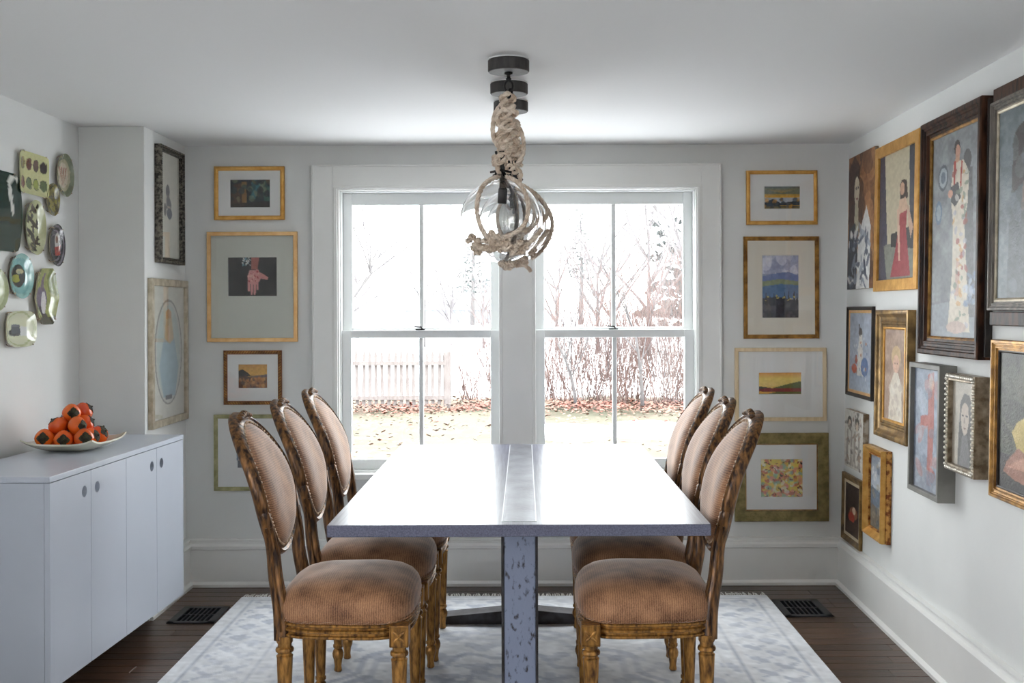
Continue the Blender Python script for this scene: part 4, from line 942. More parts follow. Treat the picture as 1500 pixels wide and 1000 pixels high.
def board(e, W, H, b, d):
    for (y0, y1) in ((H + 0.001, H + 0.045), (-0.050, -0.004)):
        MB().box(-W/2 + 0.012, W/2 - 0.012, y0, y1, 0.0004, d * 0.8).build('backing_board', M['walnut'], e, bevel=0.003)
right_pic(1450, 1600, 152, 455, 'grey wood frame with dark-haired woman seen from behind on blue-grey ground', a_back(), d=0.030, b=0.030, kind='step', fm='grey_wood', inner=(0.012, 'champagne'), extra=board)
right_pic(1451, 1600, 497, 727, 'gold and black frame with painting of a peeled banana held in a hand', a_banana(), d=0.030, b=0.034, kind='step', fm='gold_dark', inner=(0.008, 'black_frame'))
right_pic(1332, 1375, 530, 717, 'deep grey box frame with a loose blue and red figure painting', a_figure_red(), d=0.066, b=0.020, kind='flat', fm='grey_box')
right_pic(1386, 1427, 546, 687, 'silver beaded frame with pencil portrait of a long-haired girl', a_girl(), d=0.052, b=0.026, kind='flat', fm='silver', extra=beads('silver_bead', 0.0095, 0.0185, 0.010, 1.0, 'beading', (0.85, 1.0, 0.9)))
right_pic(1240, 1276, 449, 578, 'black and gold frame with blue still life of jug and fruit', a_blue_still(), d=0.018, b=0.018, kind='bevel', fm='black_frame', inner=(0.014, 'gold_pale'))
right_pic(1282, 1328, 454, 637, 'heavy bronze gilt frame with portrait of a fair child in white', a_child(), d=0.036, b=0.075, kind='scoop', fm='bronze', inner=(0.010, 'gold'))
canvas(1238, 1264, 598, 681, 'small unframed canvas with two pale sketched figures', a_sketch(), 0.028)
def twin(e, W, H, b, d):
    MB().rings(rect_rings(W + 0.02, H + 0.0, [(0, 0.0006), (0, d * .45), (0.006, d * .52), (0.012, d * .5)]), cap1=False).build('back_moulding', M['gold_red'], e)
right_pic(1264, 1290, 650, 780, 'narrow gold frame with speckled sides and an upright grey coast view', a_coast(), d=0.046, b=0.034, kind='bevel', fm='gold', inner=(0.006, 'gold_red'), extra=twin)
right_pic(1233, 1259, 690, 788, 'small dark gold frame with dim fruit still life, just above the baseboard', a_darkstill(), d=0.018, b=0.030, kind='bevel', fm='bronze', inner=(0.014, 'liner'))

# ================================================================== WALL PLATES
def plate(px0, px1, yt, yb, label, painter, ex=2.0, dish=0.022, shape=None, res=(26, 72), hang=True, tilt=0.0):
    xc = (px0 + px1) / 2; off = XL + dish
    A_, B_ = at_x(px0, (yt + yb) / 2, off), at_x(px1, (yt + yb) / 2, off)
    T_, Bo = at_x(xc, yt, off), at_x(xc, yb, off)
    W = B_.y - A_.y; H = T_.z - Bo.z; C = Vector((XL, (A_.y + B_.y) / 2, Bo.z))
    e = tag(empty('decorative_plate', basis(C, Vector((0, 1, 0)), V3, Vector((1, 0, 0)))), label, 'plate', 'decorated plates hung on the wall above the cabinet')
    nr, na = res; art = painter(); L = art.lin()
    vs, cs = [], []
    b = MB()
    def outline(a):
        c, s = math.cos(a), math.sin(a)
        if shape: return shape(a)
        k = (abs(c) ** ex + abs(s) ** ex) ** (-1 / ex); return (c * k, s * k)
    def prof(r): return 0.006 + (dish - 0.006) * (0 if r < 0.55 else ((r - 0.55) / 0.45) ** 1.3)
    front, back = [], []
    for i in range(nr):
        r = 0.02 + 0.98 * i / (nr - 1); fr_, bk_ = [], []
        for j in range(na):
            ox, oy = outline(2 * math.pi * j / na); x, yy = ox * r, oy * r
            fr_.append((x * W / 2, H / 2 + yy * H / 2, prof(r) + 0.003)); bk_.append((x * W / 2 * 0.985, H / 2 + yy * H / 2 * 0.985, max(prof(r) - 0.003, 0.0006)))
            u, v = int(np.clip((x + 1) / 2 * art.w, 0, art.w - 1)), int(np.clip((1 - yy) / 2 * art.h, 0, art.h - 1)); cs.append((*L[v, u], 1))
        front.append(fr_); back.append(bk_)
    b.rings(front + back[::-1]); cs = cs + [(*rgb(200, 190, 170), 1)] * (nr * na)
    b.build('dish', M['glaze'], e, smooth=1.0, colors=cs)
    if hang:
        q = MB()
        for a in (0.9, 2.24, 4.04, 5.38):
            ox, oy = outline(a); x, yy = ox * W / 2, H / 2 + oy * H / 2
            q.tube([(x * 0.9, H / 2 + (yy - H / 2) * 0.9, 0.002), (x * 1.015, H / 2 + (yy - H / 2) * 1.015, dish * .6), (x * 1.01, H / 2 + (yy - H / 2) * 1.01, dish + 0.006), (x * 0.95, H / 2 + (yy - H / 2) * 0.95, dish + 0.004)], 0.0014, 5)
        q.build('hanger', M['nail'], e, smooth=3.14)
    return e
def p_green():
    A = Art(120, 150, (22, 50, 44), 31)
    for k in range(26): A.poly([(0, .04 * k), (1, .04 * k + .05), (1, .04 * k + .065), (0, .04 * k + .02)], (12, 30, 28) if k % 2 else (40, 76, 62), .7)
    A.poly([(.72, .06), (.80, .02), (.79, .14), (.83, .35), (.86, .52), (.82, .54), (.77, .34), (.73, .18)], (226, 226, 218)); A.poly([(.74, .08), (.90, .0), (.91, .04), (.78, .14)], (226, 226, 218)); return A.noise(.1, 4)
def p_ovals():
    A = Art(120, 130, (206, 206, 150), 32); cs = [(150, 138, 92), (112, 58, 44), (96, 64, 48), (52, 40, 40), (130, 66, 48), (96, 110, 70), (150, 160, 70), (84, 100, 60)]
    for k in range(8):
        A.ell(.14 + .24 * (k % 4), .27 + .46 * (k // 4), .10, .15, (60, 60, 44)); A.ell(.14 + .24 * (k % 4), .27 + .46 * (k // 4), .085, .13, cs[k])
    return A.noise(.06, 3)
def p_leaf():
    A = Art(100, 120, (176, 168, 140), 33); A.ring(.5, .5, .44, .44, .14, (110, 118, 92)); A.ell(.5, .5, .3, .3, (206, 190, 168))
    A.dabs(30, [(130, 130, 100), (90, 96, 80)], .05, a=.3)
    for dx in (-.12, -.04, .05, .13): A.poly([(.5 + dx * .3, .74), (.5 + dx * 1.6 - .03, .32), (.5 + dx * 1.6 + .03, .32)], (140, 70, 52))
    return A.noise(.08, 3)
def p_olive():
    A = Art(80, 100, (122, 112, 44), 34); A.dabs(60, [(150, 140, 60), (84, 76, 30), (60, 50, 26)], .07, a=.6); A.ring(.5, .5, .42, .42, .05, (84, 76, 34)); return A
def p_birds():
    A = Art(100, 150, (178, 180, 140), 35); d = (60, 52, 38)
    for (x, y_, r) in ((.5, .16, .2), (.35, .34, .24), (.6, .44, .22), (.4, .60, .24), (.6, .74, .22), (.45, .87, .16)):
        A.ell(x, y_, r, .045, d, rot=.5); A.ell(x + .14, y_ - .05, .05, .05, d); A.poly([(x - .2, y_ + .05), (x, y_), (x - .05, y_ + .1)], (92, 84, 56))
    return A.noise(.06, 3)
def p_dark():
    A = Art(90, 110, (46, 44, 50), 36)
    for r in (.9, .7, .5): A.ring(.5, .5, .5 * r, .5 * r, .05, (112, 104, 112))
    A.ell(.66, .40, .14, .2, (190, 184, 176)); A.ell(.66, .36, .08, .09, (120, 90, 76)); A.poly([(.5, .55), (.85, .5), (.8, .72), (.55, .75)], (150, 60, 50)); return A.noise(.1, 3)
def p_turq():
    A = Art(100, 120, (120, 170, 168), 37); A.ring(.5, .5, .45, .45, .10, (150, 192, 186)); A.ell(.48, .5, .29, .25, (50, 52, 46)); A.ell(.40, .56, .18, .09, (150, 150, 62)); A.ell(.55, .40, .16, .06, (196, 188, 150)); A.ell(.6, .52, .08, .08, (30, 36, 38)); A.dabs(30, [(150, 190, 184), (96, 140, 142)], .05, a=.25); return A
def p_crane():
    A = Art(100, 150, (152, 156, 92), 38); A.poly([(0, .0), (.22, .0), (.16, 1), (0, 1)], (206, 202, 164), .8); A.poly([(.6, .0), (1, .1), (1, .5), (.7, .4)], (116, 126, 62)); A.ell(.42, .55, .22, .22, (112, 100, 116)); A.poly([(.36, .4), (.46, .1), (.52, .1), (.50, .42)], (120, 104, 112)); A.poly([(.3, .7), (.5, .6), (.62, .9), (.4, .88)], (70, 60, 62)); A.ell(.5, .62, .1, .2, (206, 200, 200)); A.poly([(.05, .88), (.95, .86), (.9, 1), (.1, 1)], (84, 80, 56)); return A.noise(.1, 4)
def p_pale():
    A = Art(100, 120, (190, 196, 158), 39); A.ring(.5, .5, .45, .45, .08, (164, 172, 130)); A.ell(.55, .5, .2, .26, (120, 120, 96)); A.ell(.6, .44, .1, .12, (206, 204, 186)); return A.noise(.05, 4)
def p_tophat():
    A = Art(110, 120, (208, 210, 180), 40); A.ell(.42, .60, .26, .10, (64, 66, 70)); A.poly([(.28, .42), (.56, .40), (.58, .62), (.30, .64)], (84, 88, 94)); A.ell(.42, .41, .14, .04, (110, 114, 120)); A.poly([(.58, .42), (.8, .45), (.8, .7), (.58, .7)], (214, 216, 214)); A.ring(.5, .5, .46, .46, .05, (176, 182, 140)); return A
def octo(a):
    c, s = math.cos(a), math.sin(a); V_ = [(1.0, -0.05), (0.62, 0.86), (0.50, 1.0), (-0.5, 0.96), (-0.8, 0.6), (-1.0, -0.1), (-0.72, -0.72), (-0.45, -1.0), (0.45, -1.0), (0.62, -0.86)]
    best = 1e9
    for i in range(len(V_)):
        (x1, y1), (x2, y2) = V_[i], V_[(i + 1) % len(V_)]; dx, dy = x2 - x1, y2 - y1; den = c * dy - s * dx
        if abs(den) < 1e-9: continue
        t = (x1 * dy - y1 * dx) / den; q = (x1 * s - y1 * c) / den
        if t > 0 and -1e-6 <= q <= 1 + 1e-6: best = min(best, t)
    return (c * best, s * best)
def banner(a):
    c, s = math.cos(a), math.sin(a); k = (abs(c) ** 14 + abs(s) ** 14) ** (-1 / 14); x, yy = c * k, s * k
    return (x * (0.86 + 0.14 * math.cos(yy * 1.6)), yy)
plate(-48, 32, 247, 366, 'dark green banner-shaped ceramic tile with white curling streak', p_green, shape=banner, dish=0.011)
plate(29, 71, 225, 286, 'rectangular cream plate with eight painted ovals', p_ovals, ex=12, dish=0.018)
plate(84, 108, 225, 288, 'round speckled plate with reddish leaf, nearest the wall corner', p_leaf, dish=0.022)
plate(69, 87, 268, 316, 'small olive glazed round plate', p_olive, dish=0.018)
plate(38, 67, 293, 373, 'oval grey-green platter patterned with dark fish', p_birds, ex=2.2, dish=0.024)
plate(73, 95, 328, 390, 'dark round plate with ringed border and pale figure', p_dark, dish=0.022)
plate(14, 49, 371, 437, 'turquoise round plate with dark centre motif', p_turq, dish=0.022)
plate(51, 86, 392, 475, 'angular green plate painted with a grey crane', p_crane, shape=octo, dish=0.024)
plate(-24, 12, 392, 456, 'pale green round plate beside the turquoise one', p_pale, dish=0.022)
plate(9, 53, 455, 508, 'rounded-square pale plate with a dark top hat, lowest of the group', p_tophat, ex=3.6, dish=0.024)

# ================================================================== PENDANT LIGHTS (rope-wrapped glass globes)
m, n, l, p = nt('clear_blown_glass'); p.inputs['Base Color'].default_value = (1, 1, 1, 1); p.inputs['Roughness'].default_value = 0.0; p.inputs['IOR'].default_value = 1.46; p.inputs['Transmission Weight'].default_value = 1.0
M['globe'] = m
M['rope'] = mat('cotton_rope', rgb(234, 218, 200), 0.9, c2=rgb(208, 186, 164), nscale=40, bump=0.4, bscale=220, sheen=0.2)
M['canopy'] = mat('dark_canopy', rgb(56, 54, 54), 0.55, 0.3, c2=rgb(70, 68, 66), nscale=60, stretch=(1, 1, 0.2), bump=0.1)
M['bulb'] = mat('frosted_bulb', rgb(236, 234, 226), 0.25)
M['canopy_white'] = mat('canopy_base', rgb(240, 240, 238), 0.5)
def rope(b, path, R, n=6, pitch=None):
    """three twisted strands along a dense path"""
    path = [Vector(q) for q in path]; pitch = pitch or R * 6.5
    d = [0.0]
    for a, c in zip(path, path[1:]): d.append(d[-1] + (c - a).length)
    tot = d[-1]; step = pitch / 7; N = max(4, int(tot / step)); pts = []; k = 0
    for i in range(N + 1):
        s = tot * i / N
        while k < len(d) - 2 and d[k + 1] < s: k += 1
        t = (s - d[k]) / max(d[k + 1] - d[k], 1e-9); pts.append(path[k].lerp(path[k + 1], min(max(t, 0), 1)))
    up = Vector((0.3, 0.5, 0.8)); fr = []
    for i in range(N + 1):
        t = (pts[min(i + 1, N)] - pts[max(i - 1, 0)]); t = t.normalized() if t.length > 1e-9 else Vector((0, 0, 1))
        a = up - t * up.dot(t); a = a.normalized() if a.length > 1e-6 else t.orthogonal().normalized(); up = a; fr.append((a, t.cross(a)))
    for s in range(3):
        q = []
        for i in range(N + 1):
            ph = 2 * math.pi * (i / 7) + s * 2 * math.pi / 3; a, c = fr[i]
            q.append(pts[i] + (a * math.cos(ph) + c * math.sin(ph)) * R * 0.48)
        b.tube(q, R * 0.56, n)
def arc_on(C, r, dirs, n=10):
    """smooth path over a sphere through the given directions"""
    D = catmull([Vector(d).normalized() for d in dirs], n)
    return [C + q.normalized() * r for q in D]
def pendant(px_can, Y, globe_c, gr, label, seed):
    rr = random.Random(seed)
    Cn = at_y(px_can, 100, Y); x0 = Cn.x
    e = tag(empty('rope_pendant', loc=(x0, Y, ZC)), label, 'pendant light', 'rope pendants over the table')
    G = Vector(globe_c) - Vector((x0, Y, ZC))
    cn = MB().lathe([(0.066, -0.003), (0.070, -0.006), (0.070, -0.040), (0.067, -0.044), (0.02, -0.045)], 48).build('canopy', M['canopy'], e, smooth=0.6)
    MB().lathe([(0.070, 0.0), (0.070, -0.003), (0.02, -0.003)], 48).build('canopy_plate', M['canopy_white'], cn, smooth=0.6)
    b = MB(); b.lathe([(0.014, -0.045), (0.014, -0.050), (0.006, -0.053), (0.006, -0.062), (0.010, -0.066), (0.004, -0.074)], 14)
    lp = [(0.014 * math.cos(a), 0, -0.090 + 0.018 * math.sin(a)) for a in [math.pi * 2 * k / 16 for k in range(16)]]
    b.tube(lp, 0.0035, 6, loop=True)
    # S-hook
    b.tube(catmull([(0.002, 0.01, -0.098), (0.010, 0.004, -0.108), (0.004, -0.004, -0.125), (-0.012, -0.012, -0.150), (-0.022, -0.02, -0.172), (-0.030, -0.024, -0.165)], 6), 0.0042, 7)
    b.build('hook', M['black_iron'], e, smooth=3.14)
    # hanging bundle of knotted rope between hook and globe
    topz, botz = -0.115, G.z + gr + 0.045
    b = MB()
    for s in range(3):       # tangled upper bundle
        P = []; nP = 15; ph = rr.random() * 6
        for i in range(nP):
            t = i / (nP - 1); wob = 0.030 * math.sin(math.pi * min(1, t * 1.25 + 0.08)) + 0.006
            ax = G.x * t; ay = G.y * t
            P.append((ax + wob * math.cos(ph + i * 1.9 * (1 if s % 2 else -1)) + rr.uniform(-.006, .006), ay + wob * math.sin(ph + i * 1.9) + rr.uniform(-.006, .006), topz + (botz - topz) * t + rr.uniform(-.012, .012)))
        P[0] = (-0.010 + 0.004 * s, -0.008, topz); P[-1] = (G.x + rr.uniform(-.012, .012), G.y + rr.uniform(-.012, .012), botz)
        rope(b, catmull(P, 8), 0.0092)
    # monkey-fist knots along the bundle
    for (t, kr) in ((0.30, 0.026), (0.46, 0.030), (0.62, 0.026), (0.92, 0.022)):
        kc = Vector((G.x * t + rr.uniform(-.012, .012), G.y * t - 0.006, topz + (botz - topz) * t))
        P = []
        for i in range(26):
            a = i * 2 * math.pi / 26 * 3; q = i * 2 * math.pi / 26 * 4 + seed
            P.append(kc + Vector(((kr * .7 + kr * .35 * math.cos(q)) * math.cos(a), (kr * .7 + kr * .35 * math.cos(q)) * math.sin(a), kr * .7 * math.sin(q))))
        rope(b, catmull(P, 5, loop=True), 0.0078)
    # loose loops
    sx = -1 if seed % 2 else 1
    z1 = topz - 0.02
    rope(b, catmull([(-0.004, -0.01, z1), (sx * 0.045, -0.02, z1 - 0.05), (sx * 0.052, -0.016, z1 - 0.13), (sx * 0.020, -0.012, z1 - 0.17), (-0.01, -0.01, z1 - 0.12)], 10), 0.0085)
    rope(b, catmull([(0.0, -0.01, z1 - 0.18), (sx * 0.042, -0.02, z1 - 0.20), (sx * 0.030, -0.02, z1 - 0.26), (sx * 0.0, -0.018, z1 - 0.30)], 10), 0.0085)
    rp = b.build('rope_bundle', M['rope'], e, smooth=3.14)
    # iron fittings over the neck
    b = MB()
    nz = G.z + gr
    for (dx, tilt) in ((-0.018, -0.35), (0.012, 0.18), (0.004, -0.08)):
        b.tube([(G.x + dx, G.y - 0.012, nz + 0.012), (G.x + dx * 0.6, G.y - 0.016, nz + 0.05), (G.x + dx * 0.3 + tilt * 0.03, G.y - 0.014, nz + 0.095)], 0.0045, 7)
    b.tube([(G.x - 0.035, G.y, nz + 0.026), (G.x, G.y - 0.022, nz + 0.030), (G.x + 0.035, G.y, nz + 0.026)], 0.004, 6)
    b.build('neck_bracket', M['black_iron'], e, smooth=3.14)
    # globe: blown shell with a neck
    th = 0.0035; o_, i_ = [], []
    NZ = 30
    for i in range(NZ + 1):
        a = -math.pi / 2 + (math.pi / 2 + 1.32) * i / NZ
        o_.append((max(gr * math.cos(a), 0.0004), gr * math.sin(a))); i_.append((max((gr - th) * math.cos(a), 0.0003), (gr - th) * math.sin(a)))
    o_ += [(0.030, gr * 1.0), (0.027, gr * 1.06), (0.029, gr * 1.12)]; i_ += [(0.0265, gr * 1.0), (0.0235, gr * 1.06), (0.0255, gr * 1.12)]
    gl = MB().lathe(o_ + i_[::-1], 56, Matrix.Translation(G)).build('globe', M['globe'], e, smooth=3.14)
    b = MB(); b.lathe([(0.003, gr * 1.2), (0.012, gr * 1.12), (0.0125, gr * 0.80), (0.0155, gr * 0.78), (0.0155, gr * 0.44), (0.012, gr * 0.42)], 20, Matrix.Translation(G) @ Matrix.Rotation(0.06, 4, 'Y'))
    sk = b.build('socket', M['black_iron'], e, smooth=0.6)
    b = MB(); b.lathe([(0.012, gr * 0.42), (0.014, gr * 0.34), (0.022, gr * 0.20), (0.027, gr * 0.06), (0.025, -gr * 0.06), (0.015, -gr * 0.15), (0.001, -gr * 0.18)], 20, Matrix.Translation(G) @ Matrix.Rotation(0.06, 4, 'Y'))
    b.build('bulb', thin_glass('bulb_glass_%d' % seed, (0.97, 0.97, 0.95)), sk, smooth=3.14)
    # rope net over the globe
    b = MB(); R = gr + 0.0095
    arcs = [[(-.05, -.2, 1), (-.38, -.55, .72), (-.50, -.85, .10), (-.32, -.88, -.38), (-.1, -.85, -.5)], [(.1, -.1, 1), (.45, -.48, .75), (.60, -.74, .22), (.48, -.85, -.2), (.08, -.9, -.42)],
            [(.05, .1, 1), (.30, .7, .65), (.34, .9, 0), (.2, .7, -.6), (0, .1, -1)]]
    if seed == 2: arcs = arcs[1:]
    if seed == 3: arcs = arcs[:1] + [[(.1, 0, 1), (.6, .1, .75), (.9, -.1, .3), (.85, -.3, -.3), (.4, -.3, -.85)]]
    for dl in arcs:
        rope(b, arc_on(G, R, dl), 0.0085)
    # knotted clusters low on the front of the globe
    for (c0, k) in (((-.05, -.86, -.50), 20), ((-.50, -.66, -.60), 13), ((.30, -.70, -.66), 13), ((.1, -.2, -1.0), 12)):
        c0 = Vector(c0).normalized()
        for q in range(k):
            dr = (c0 + Vector((rr.uniform(-.22, .22), rr.uniform(-.22, .22), rr.uniform(-.17, .17)))).normalized(); kc = G + dr * (R + rr.uniform(0.0, 0.006)); kr = rr.uniform(0.006, 0.010)
            ax = Matrix.Rotation(rr.random() * 6, 4, 'X') @ Matrix.Rotation(rr.random() * 6, 4, 'Z')
            P = [kc + ax @ Vector((kr * math.cos(a), kr * math.sin(a), kr * .55 * math.sin(3 * a + q))) for a in [2 * math.pi * i / 14 for i in range(14)]]
            rope(b, catmull(P, 3, loop=True), 0.0062, 5)
    rope(b, arc_on(G, R, [(-.55, -.62, -.6), (0, -.75, -.66), (.35, -.66, -.66), (.85, -.35, -.2)]), 0.0085)
    if seed != 1:
        tip = G + Vector((0.125, -0.09, 0.035))
        rope(b, catmull([G + Vector((0.02, -0.03, gr + 0.01)), G + Vector((0.085, -0.07, gr * .72)), tip, G + Vector((0.10, -0.11, -0.01)), G + Vector((0.03, -0.135, -0.05))], 10), 0.0088)
    if seed == 3:
        rope(b, catmull([G + Vector((0.0, -0.03, -gr - 0.008)), G + Vector((0.035, -0.05, -gr - 0.016)), G + Vector((0.06, -0.055, -gr - 0.04))], 8), 0.009)
    b.build('rope_net', M['rope'], e, smooth=3.14)
    return e
pendant(745, 3.81, at_y(734, 324, 3.81), 0.140, 'rope-wrapped glass globe pendant hanging farthest from the window', 1)
pendant(745.5, 4.20, at_y(752, 326, 4.20), 0.134, 'middle rope-wrapped glass globe pendant of the row of three', 2)
pendant(748, 4.57, at_y(756, 333, 4.57), 0.140, 'rope-wrapped glass globe pendant hanging closest to the window', 3)

# ================================================================== OUTSIDE
GZ = -0.35
m, n, l, p = nt('winter_lawn')
tc = n.new('ShaderNodeTexCoord'); n1 = n.new('ShaderNodeTexNoise'); n1.inputs['Scale'].default_value = 0.9; n1.inputs['Detail'].default_value = 9; n1.inputs['Roughness'].default_value = 0.7; l.new(tc.outputs['Object'], n1.inputs['Vector'])
r = n.new('ShaderNodeValToRGB'); cr = r.color_ramp; cr.elements[0].position = 0.30; cr.elements[1].position = 0.72
cr.elements[0].color = (*rgb(58, 59, 40), 1); cr.elements[1].color = (*rgb(76, 61, 51), 1); e_ = cr.elements.new(0.5); e_.color = (*rgb(68, 64, 47), 1)
l.new(n1.outputs['Fac'], r.inputs[0]); p.inputs['Roughness'].default_value = 0.95; M['lawn'] = m
# the field beyond the fence turns near white
sp_ = n.new('ShaderNodeSeparateXYZ'); l.new(tc.outputs['Object'], sp_.inputs[0])
am = n.new('ShaderNodeMath'); am.operation = 'MULTIPLY_ADD'; l.new(n1.outputs['Fac'], am.inputs[0]); am.inputs[1].default_value = 6.0; l.new(sp_.outputs['Y'], am.inputs[2])
mr = n.new('ShaderNodeMapRange'); mr.inputs['From Min'].default_value = 25.5; mr.inputs['From Max'].default_value = 27.0; l.new(am.outputs[0], mr.inputs['Value'])
ns = n.new('ShaderNodeMapRange'); ns.inputs['From Min'].default_value = 15.6; ns.inputs['From Max'].default_value = 15.0; l.new(am.outputs[0], ns.inputs['Value'])   # snow added below the view to bounce skylight onto the ceiling
mxs = n.new('ShaderNodeMath'); mxs.operation = 'MAXIMUM'; l.new(mr.outputs[0], mxs.inputs[0]); l.new(ns.outputs[0], mxs.inputs[1])
mx_ = n.new('ShaderNodeMixRGB'); mx_.inputs[2].default_value = (*rgb(214, 214, 216), 1); l.new(mxs.outputs[0], mx_.inputs[0]); l.new(r.outputs[0], mx_.inputs[1]); l.new(mx_.outputs[0], p.inputs['Base Color'])
gmb = MB()
GX = [-60, -30, -16, -9, -5, -2.5, 0, 2.5, 5, 9, 16, 30, 60]; GY = [-60, -25, -10, -3, 2, 5.95, 8, 11, 14, 17, 20, 24, 32, 50, 90, 160]
for yy in GY:
    for x in GX: gmb.v.append((x, yy, GZ + (0 if yy < 24 else 0.02 * (yy - 24) ** 0.9) + 0.03 * math.sin(x * 1.3 + yy)))
for i in range(len(GY) - 1):
    for j in range(len(GX) - 1):
        a = i * len(GX) + j; gmb.f.append((a, a + 1, a + len(GX) + 1, a + len(GX)))
struct(gmb.build('ground', M['lawn'], smooth=3.14))
M['snow'] = mat('old_snow', rgb(238, 240, 244), 0.8, c2=rgb(216, 216, 216), nscale=5, lo=0.5, hi=0.8)
def snow(cx, cy_, rx, ry, label, seed):
    rr = random.Random(seed); N = 40; rim = [1 + 0.18 * math.sin(3 * 2 * math.pi * j / N + seed) + rr.uniform(-.12, .12) for j in range(N)]
    rs = []
    for (k, z) in ((1.0, -0.05), (0.97, 0.02), (0.85, 0.05), (0.6, 0.075), (0.3, 0.085), (0.05, 0.09)):
        rs.append([(rx * k * rim[j] * math.cos(2 * math.pi * j / N), ry * k * (rim[j]) * math.sin(2 * math.pi * j / N), z + rr.uniform(-.006, .006)) for j in range(N)])
    o = tag(MB().rings(rs).build('snow_patch', M['snow'], smooth=3.14), label, 'snow', 'snow patches on the lawn'); o.location = (cx, cy_, GZ)
snow(0.78, 16.0, 0.72, 1.25, 'narrow melting snow patch on the lawn, on the fence side of the broad one', 1)
snow(1.95, 16.3, 0.78, 1.20, 'broad melting snow patch on the lawn in front of the brush', 2)
# picket fence
M['fence'] = mat('weathered_white_fence', rgb(104, 98, 96), 0.85, c2=rgb(80, 70, 68), nscale=6, stretch=(4, 4, 0.8), lo=0.45, hi=0.8)
fy = 20.2; fz = -0.33
fe = tag(empty('picket_fence', loc=(-2.9, fy, fz)), 'weathered white picket fence with pointed pickets across the lawn', 'fence')
pk = None; pw_ = 0.030
for k in range(27):
    x = -1.42 - k * 0.1128 + 2.9
    if pk is None:
        o = MB().rings([[(-pw_, -0.01, 0), (pw_, -0.01, 0), (pw_, 0.01, 0), (-pw_, 0.01, 0)], [(-pw_, -0.01, 0.86), (pw_, -0.01, 0.86), (pw_, 0.01, 0.86), (-pw_, 0.01, 0.86)],
                        [(-pw_ * 1.15, -0.01, 0.91), (pw_ * 1.15, -0.01, 0.91), (pw_ * 1.15, 0.01, 0.91), (-pw_ * 1.15, 0.01, 0.91)], [(-0.004, -0.01, 1.03), (0.004, -0.01, 1.03), (0.004, 0.01, 1.03), (-0.004, 0.01, 1.03)]]).build('picket', M['fence'], fe); pk = o.data
    else: o = bpy.data.objects.new('picket', pk); col.objects.link(o); o.parent = fe
    o.location = (x, 0, random.uniform(-0.02, 0.015)); o.rotation_euler = (0, random.uniform(-.02, .02), 0)
for z in (0.18, 0.80): MB().box(-1.60, 1.50, -0.07, -0.012, z - 0.035, z + 0.035).build('rail', M['fence'], fe)
for x in (1.52, -1.62): MB().rings([[(x - .06, -.06, 0), (x + .06, -.06, 0), (x + .06, .06, 0), (x - .06, .06, 0)], [(x - .06, -.06, 1.0), (x + .06, -.06, 1.0), (x + .06, .06, 1.0), (x - .06, .06, 1.0)], [(x - .01, -.01, 1.06), (x + .01, -.01, 1.06), (x + .01, .01, 1.06), (x - .01, .01, 1.06)]]).build('post', M['fence'], fe)
# bare brush and trees
M['twig'] = mat('reddish_twigs', rgb(86, 66, 62), 0.9, c2=rgb(104, 84, 78), nscale=1.2)
M['twig2'] = mat('grey_branches', rgb(66, 63, 64), 0.9, c2=rgb(82, 79, 78), nscale=1.0)
M['needle'] = mat('pine_needles', rgb(58, 65, 64), 0.9, c2=rgb(72, 76, 75), nscale=3)
def grow(b, P, d, L, r, depth, rr, sides=3, wild=0.35):
    pts = [Vector(P)]; q = Vector(P); dd = Vector(d).normalized(); nS = 5
    for i in range(nS):
        dd = (dd + Vector((rr.uniform(-1, 1), rr.uniform(-1, 1), rr.uniform(-.5, .7))) * wild * 0.4).normalized(); q = q + dd * L / nS; pts.append(q.copy())
    b.tube(pts, [r * (1 - 0.75 * i / nS) for i in range(nS + 1)], sides, caps=False)
    if depth > 0:
        for k in range(rr.choice([2, 3])):
            i = rr.randint(1, nS); nd = (dd + Vector((rr.uniform(-1, 1), rr.uniform(-1, 1), rr.uniform(-.2, .8))) * 0.8).normalized()
            grow(b, pts[i], nd, L * rr.uniform(.4, .65), r * 0.55, depth - 1, rr, sides, wild)
def bush(x, yy, h, spread, nst, label, seed, material='twig', r=0.009):
    rr = random.Random(seed); b = MB()
    for k in range(int(nst * 1.8)):
        a = rr.random() * 2 * math.pi; q = rr.random() ** .5 * spread * 0.55; base = Vector((q * math.cos(a), q * math.sin(a) * .6, 0))
        grow(b, base, (base.x * .5 / max(spread, .1) + rr.uniform(-.3, .3), rr.uniform(-.2, .2), 1), h * rr.uniform(.45, .8), r * rr.uniform(.5, 1.1), 2, rr)
    o = tag(b.build('bare_shrub', M[material]), label, 'shrub', 'bare shrubs along the yard edge'); o.location = (x, yy, GZ - 0.02)
sx_ = [(-0.95, 21.0, 1.5, .45, 26), (-0.45, 21.5, 2.2, .5, 26), (0.25, 21.8, 2.6, .55, 30), (0.75, 20.8, 2.2, .5, 30), (1.15, 21.6, 2.8, .55, 32), (1.6, 20.9, 2.5, .5, 34), (2.05, 21.5, 3.0, .55, 34), (2.5, 20.8, 2.7, .55, 34), (3.0, 21.4, 3.1, .6, 34), (3.5, 20.9, 2.8, .6, 30), (4.2, 21.4, 3.0, .7, 24)]
for i, (x, yy, h, sp, ns) in enumerate(sx_):
    lab = 'low bare reddish shrub at the end of the picket fence' if i == 0 else 'leafless reddish thicket of upright stems standing behind the lawn'
    bush(x, yy, h, sp, ns, lab, 50 + i)
for i, (x, yy, h) in enumerate(((-0.4, 27, 3.4), (0.9, 28, 3.8), (2.2, 27.5, 4.2), (3.6, 28, 4.6), (4.8, 27, 4.6))):
    bush(x, yy, h, 1.2, 34, 'pale grey leafless brush growing behind the reddish thicket', 90 + i, 'twig2', 0.011)
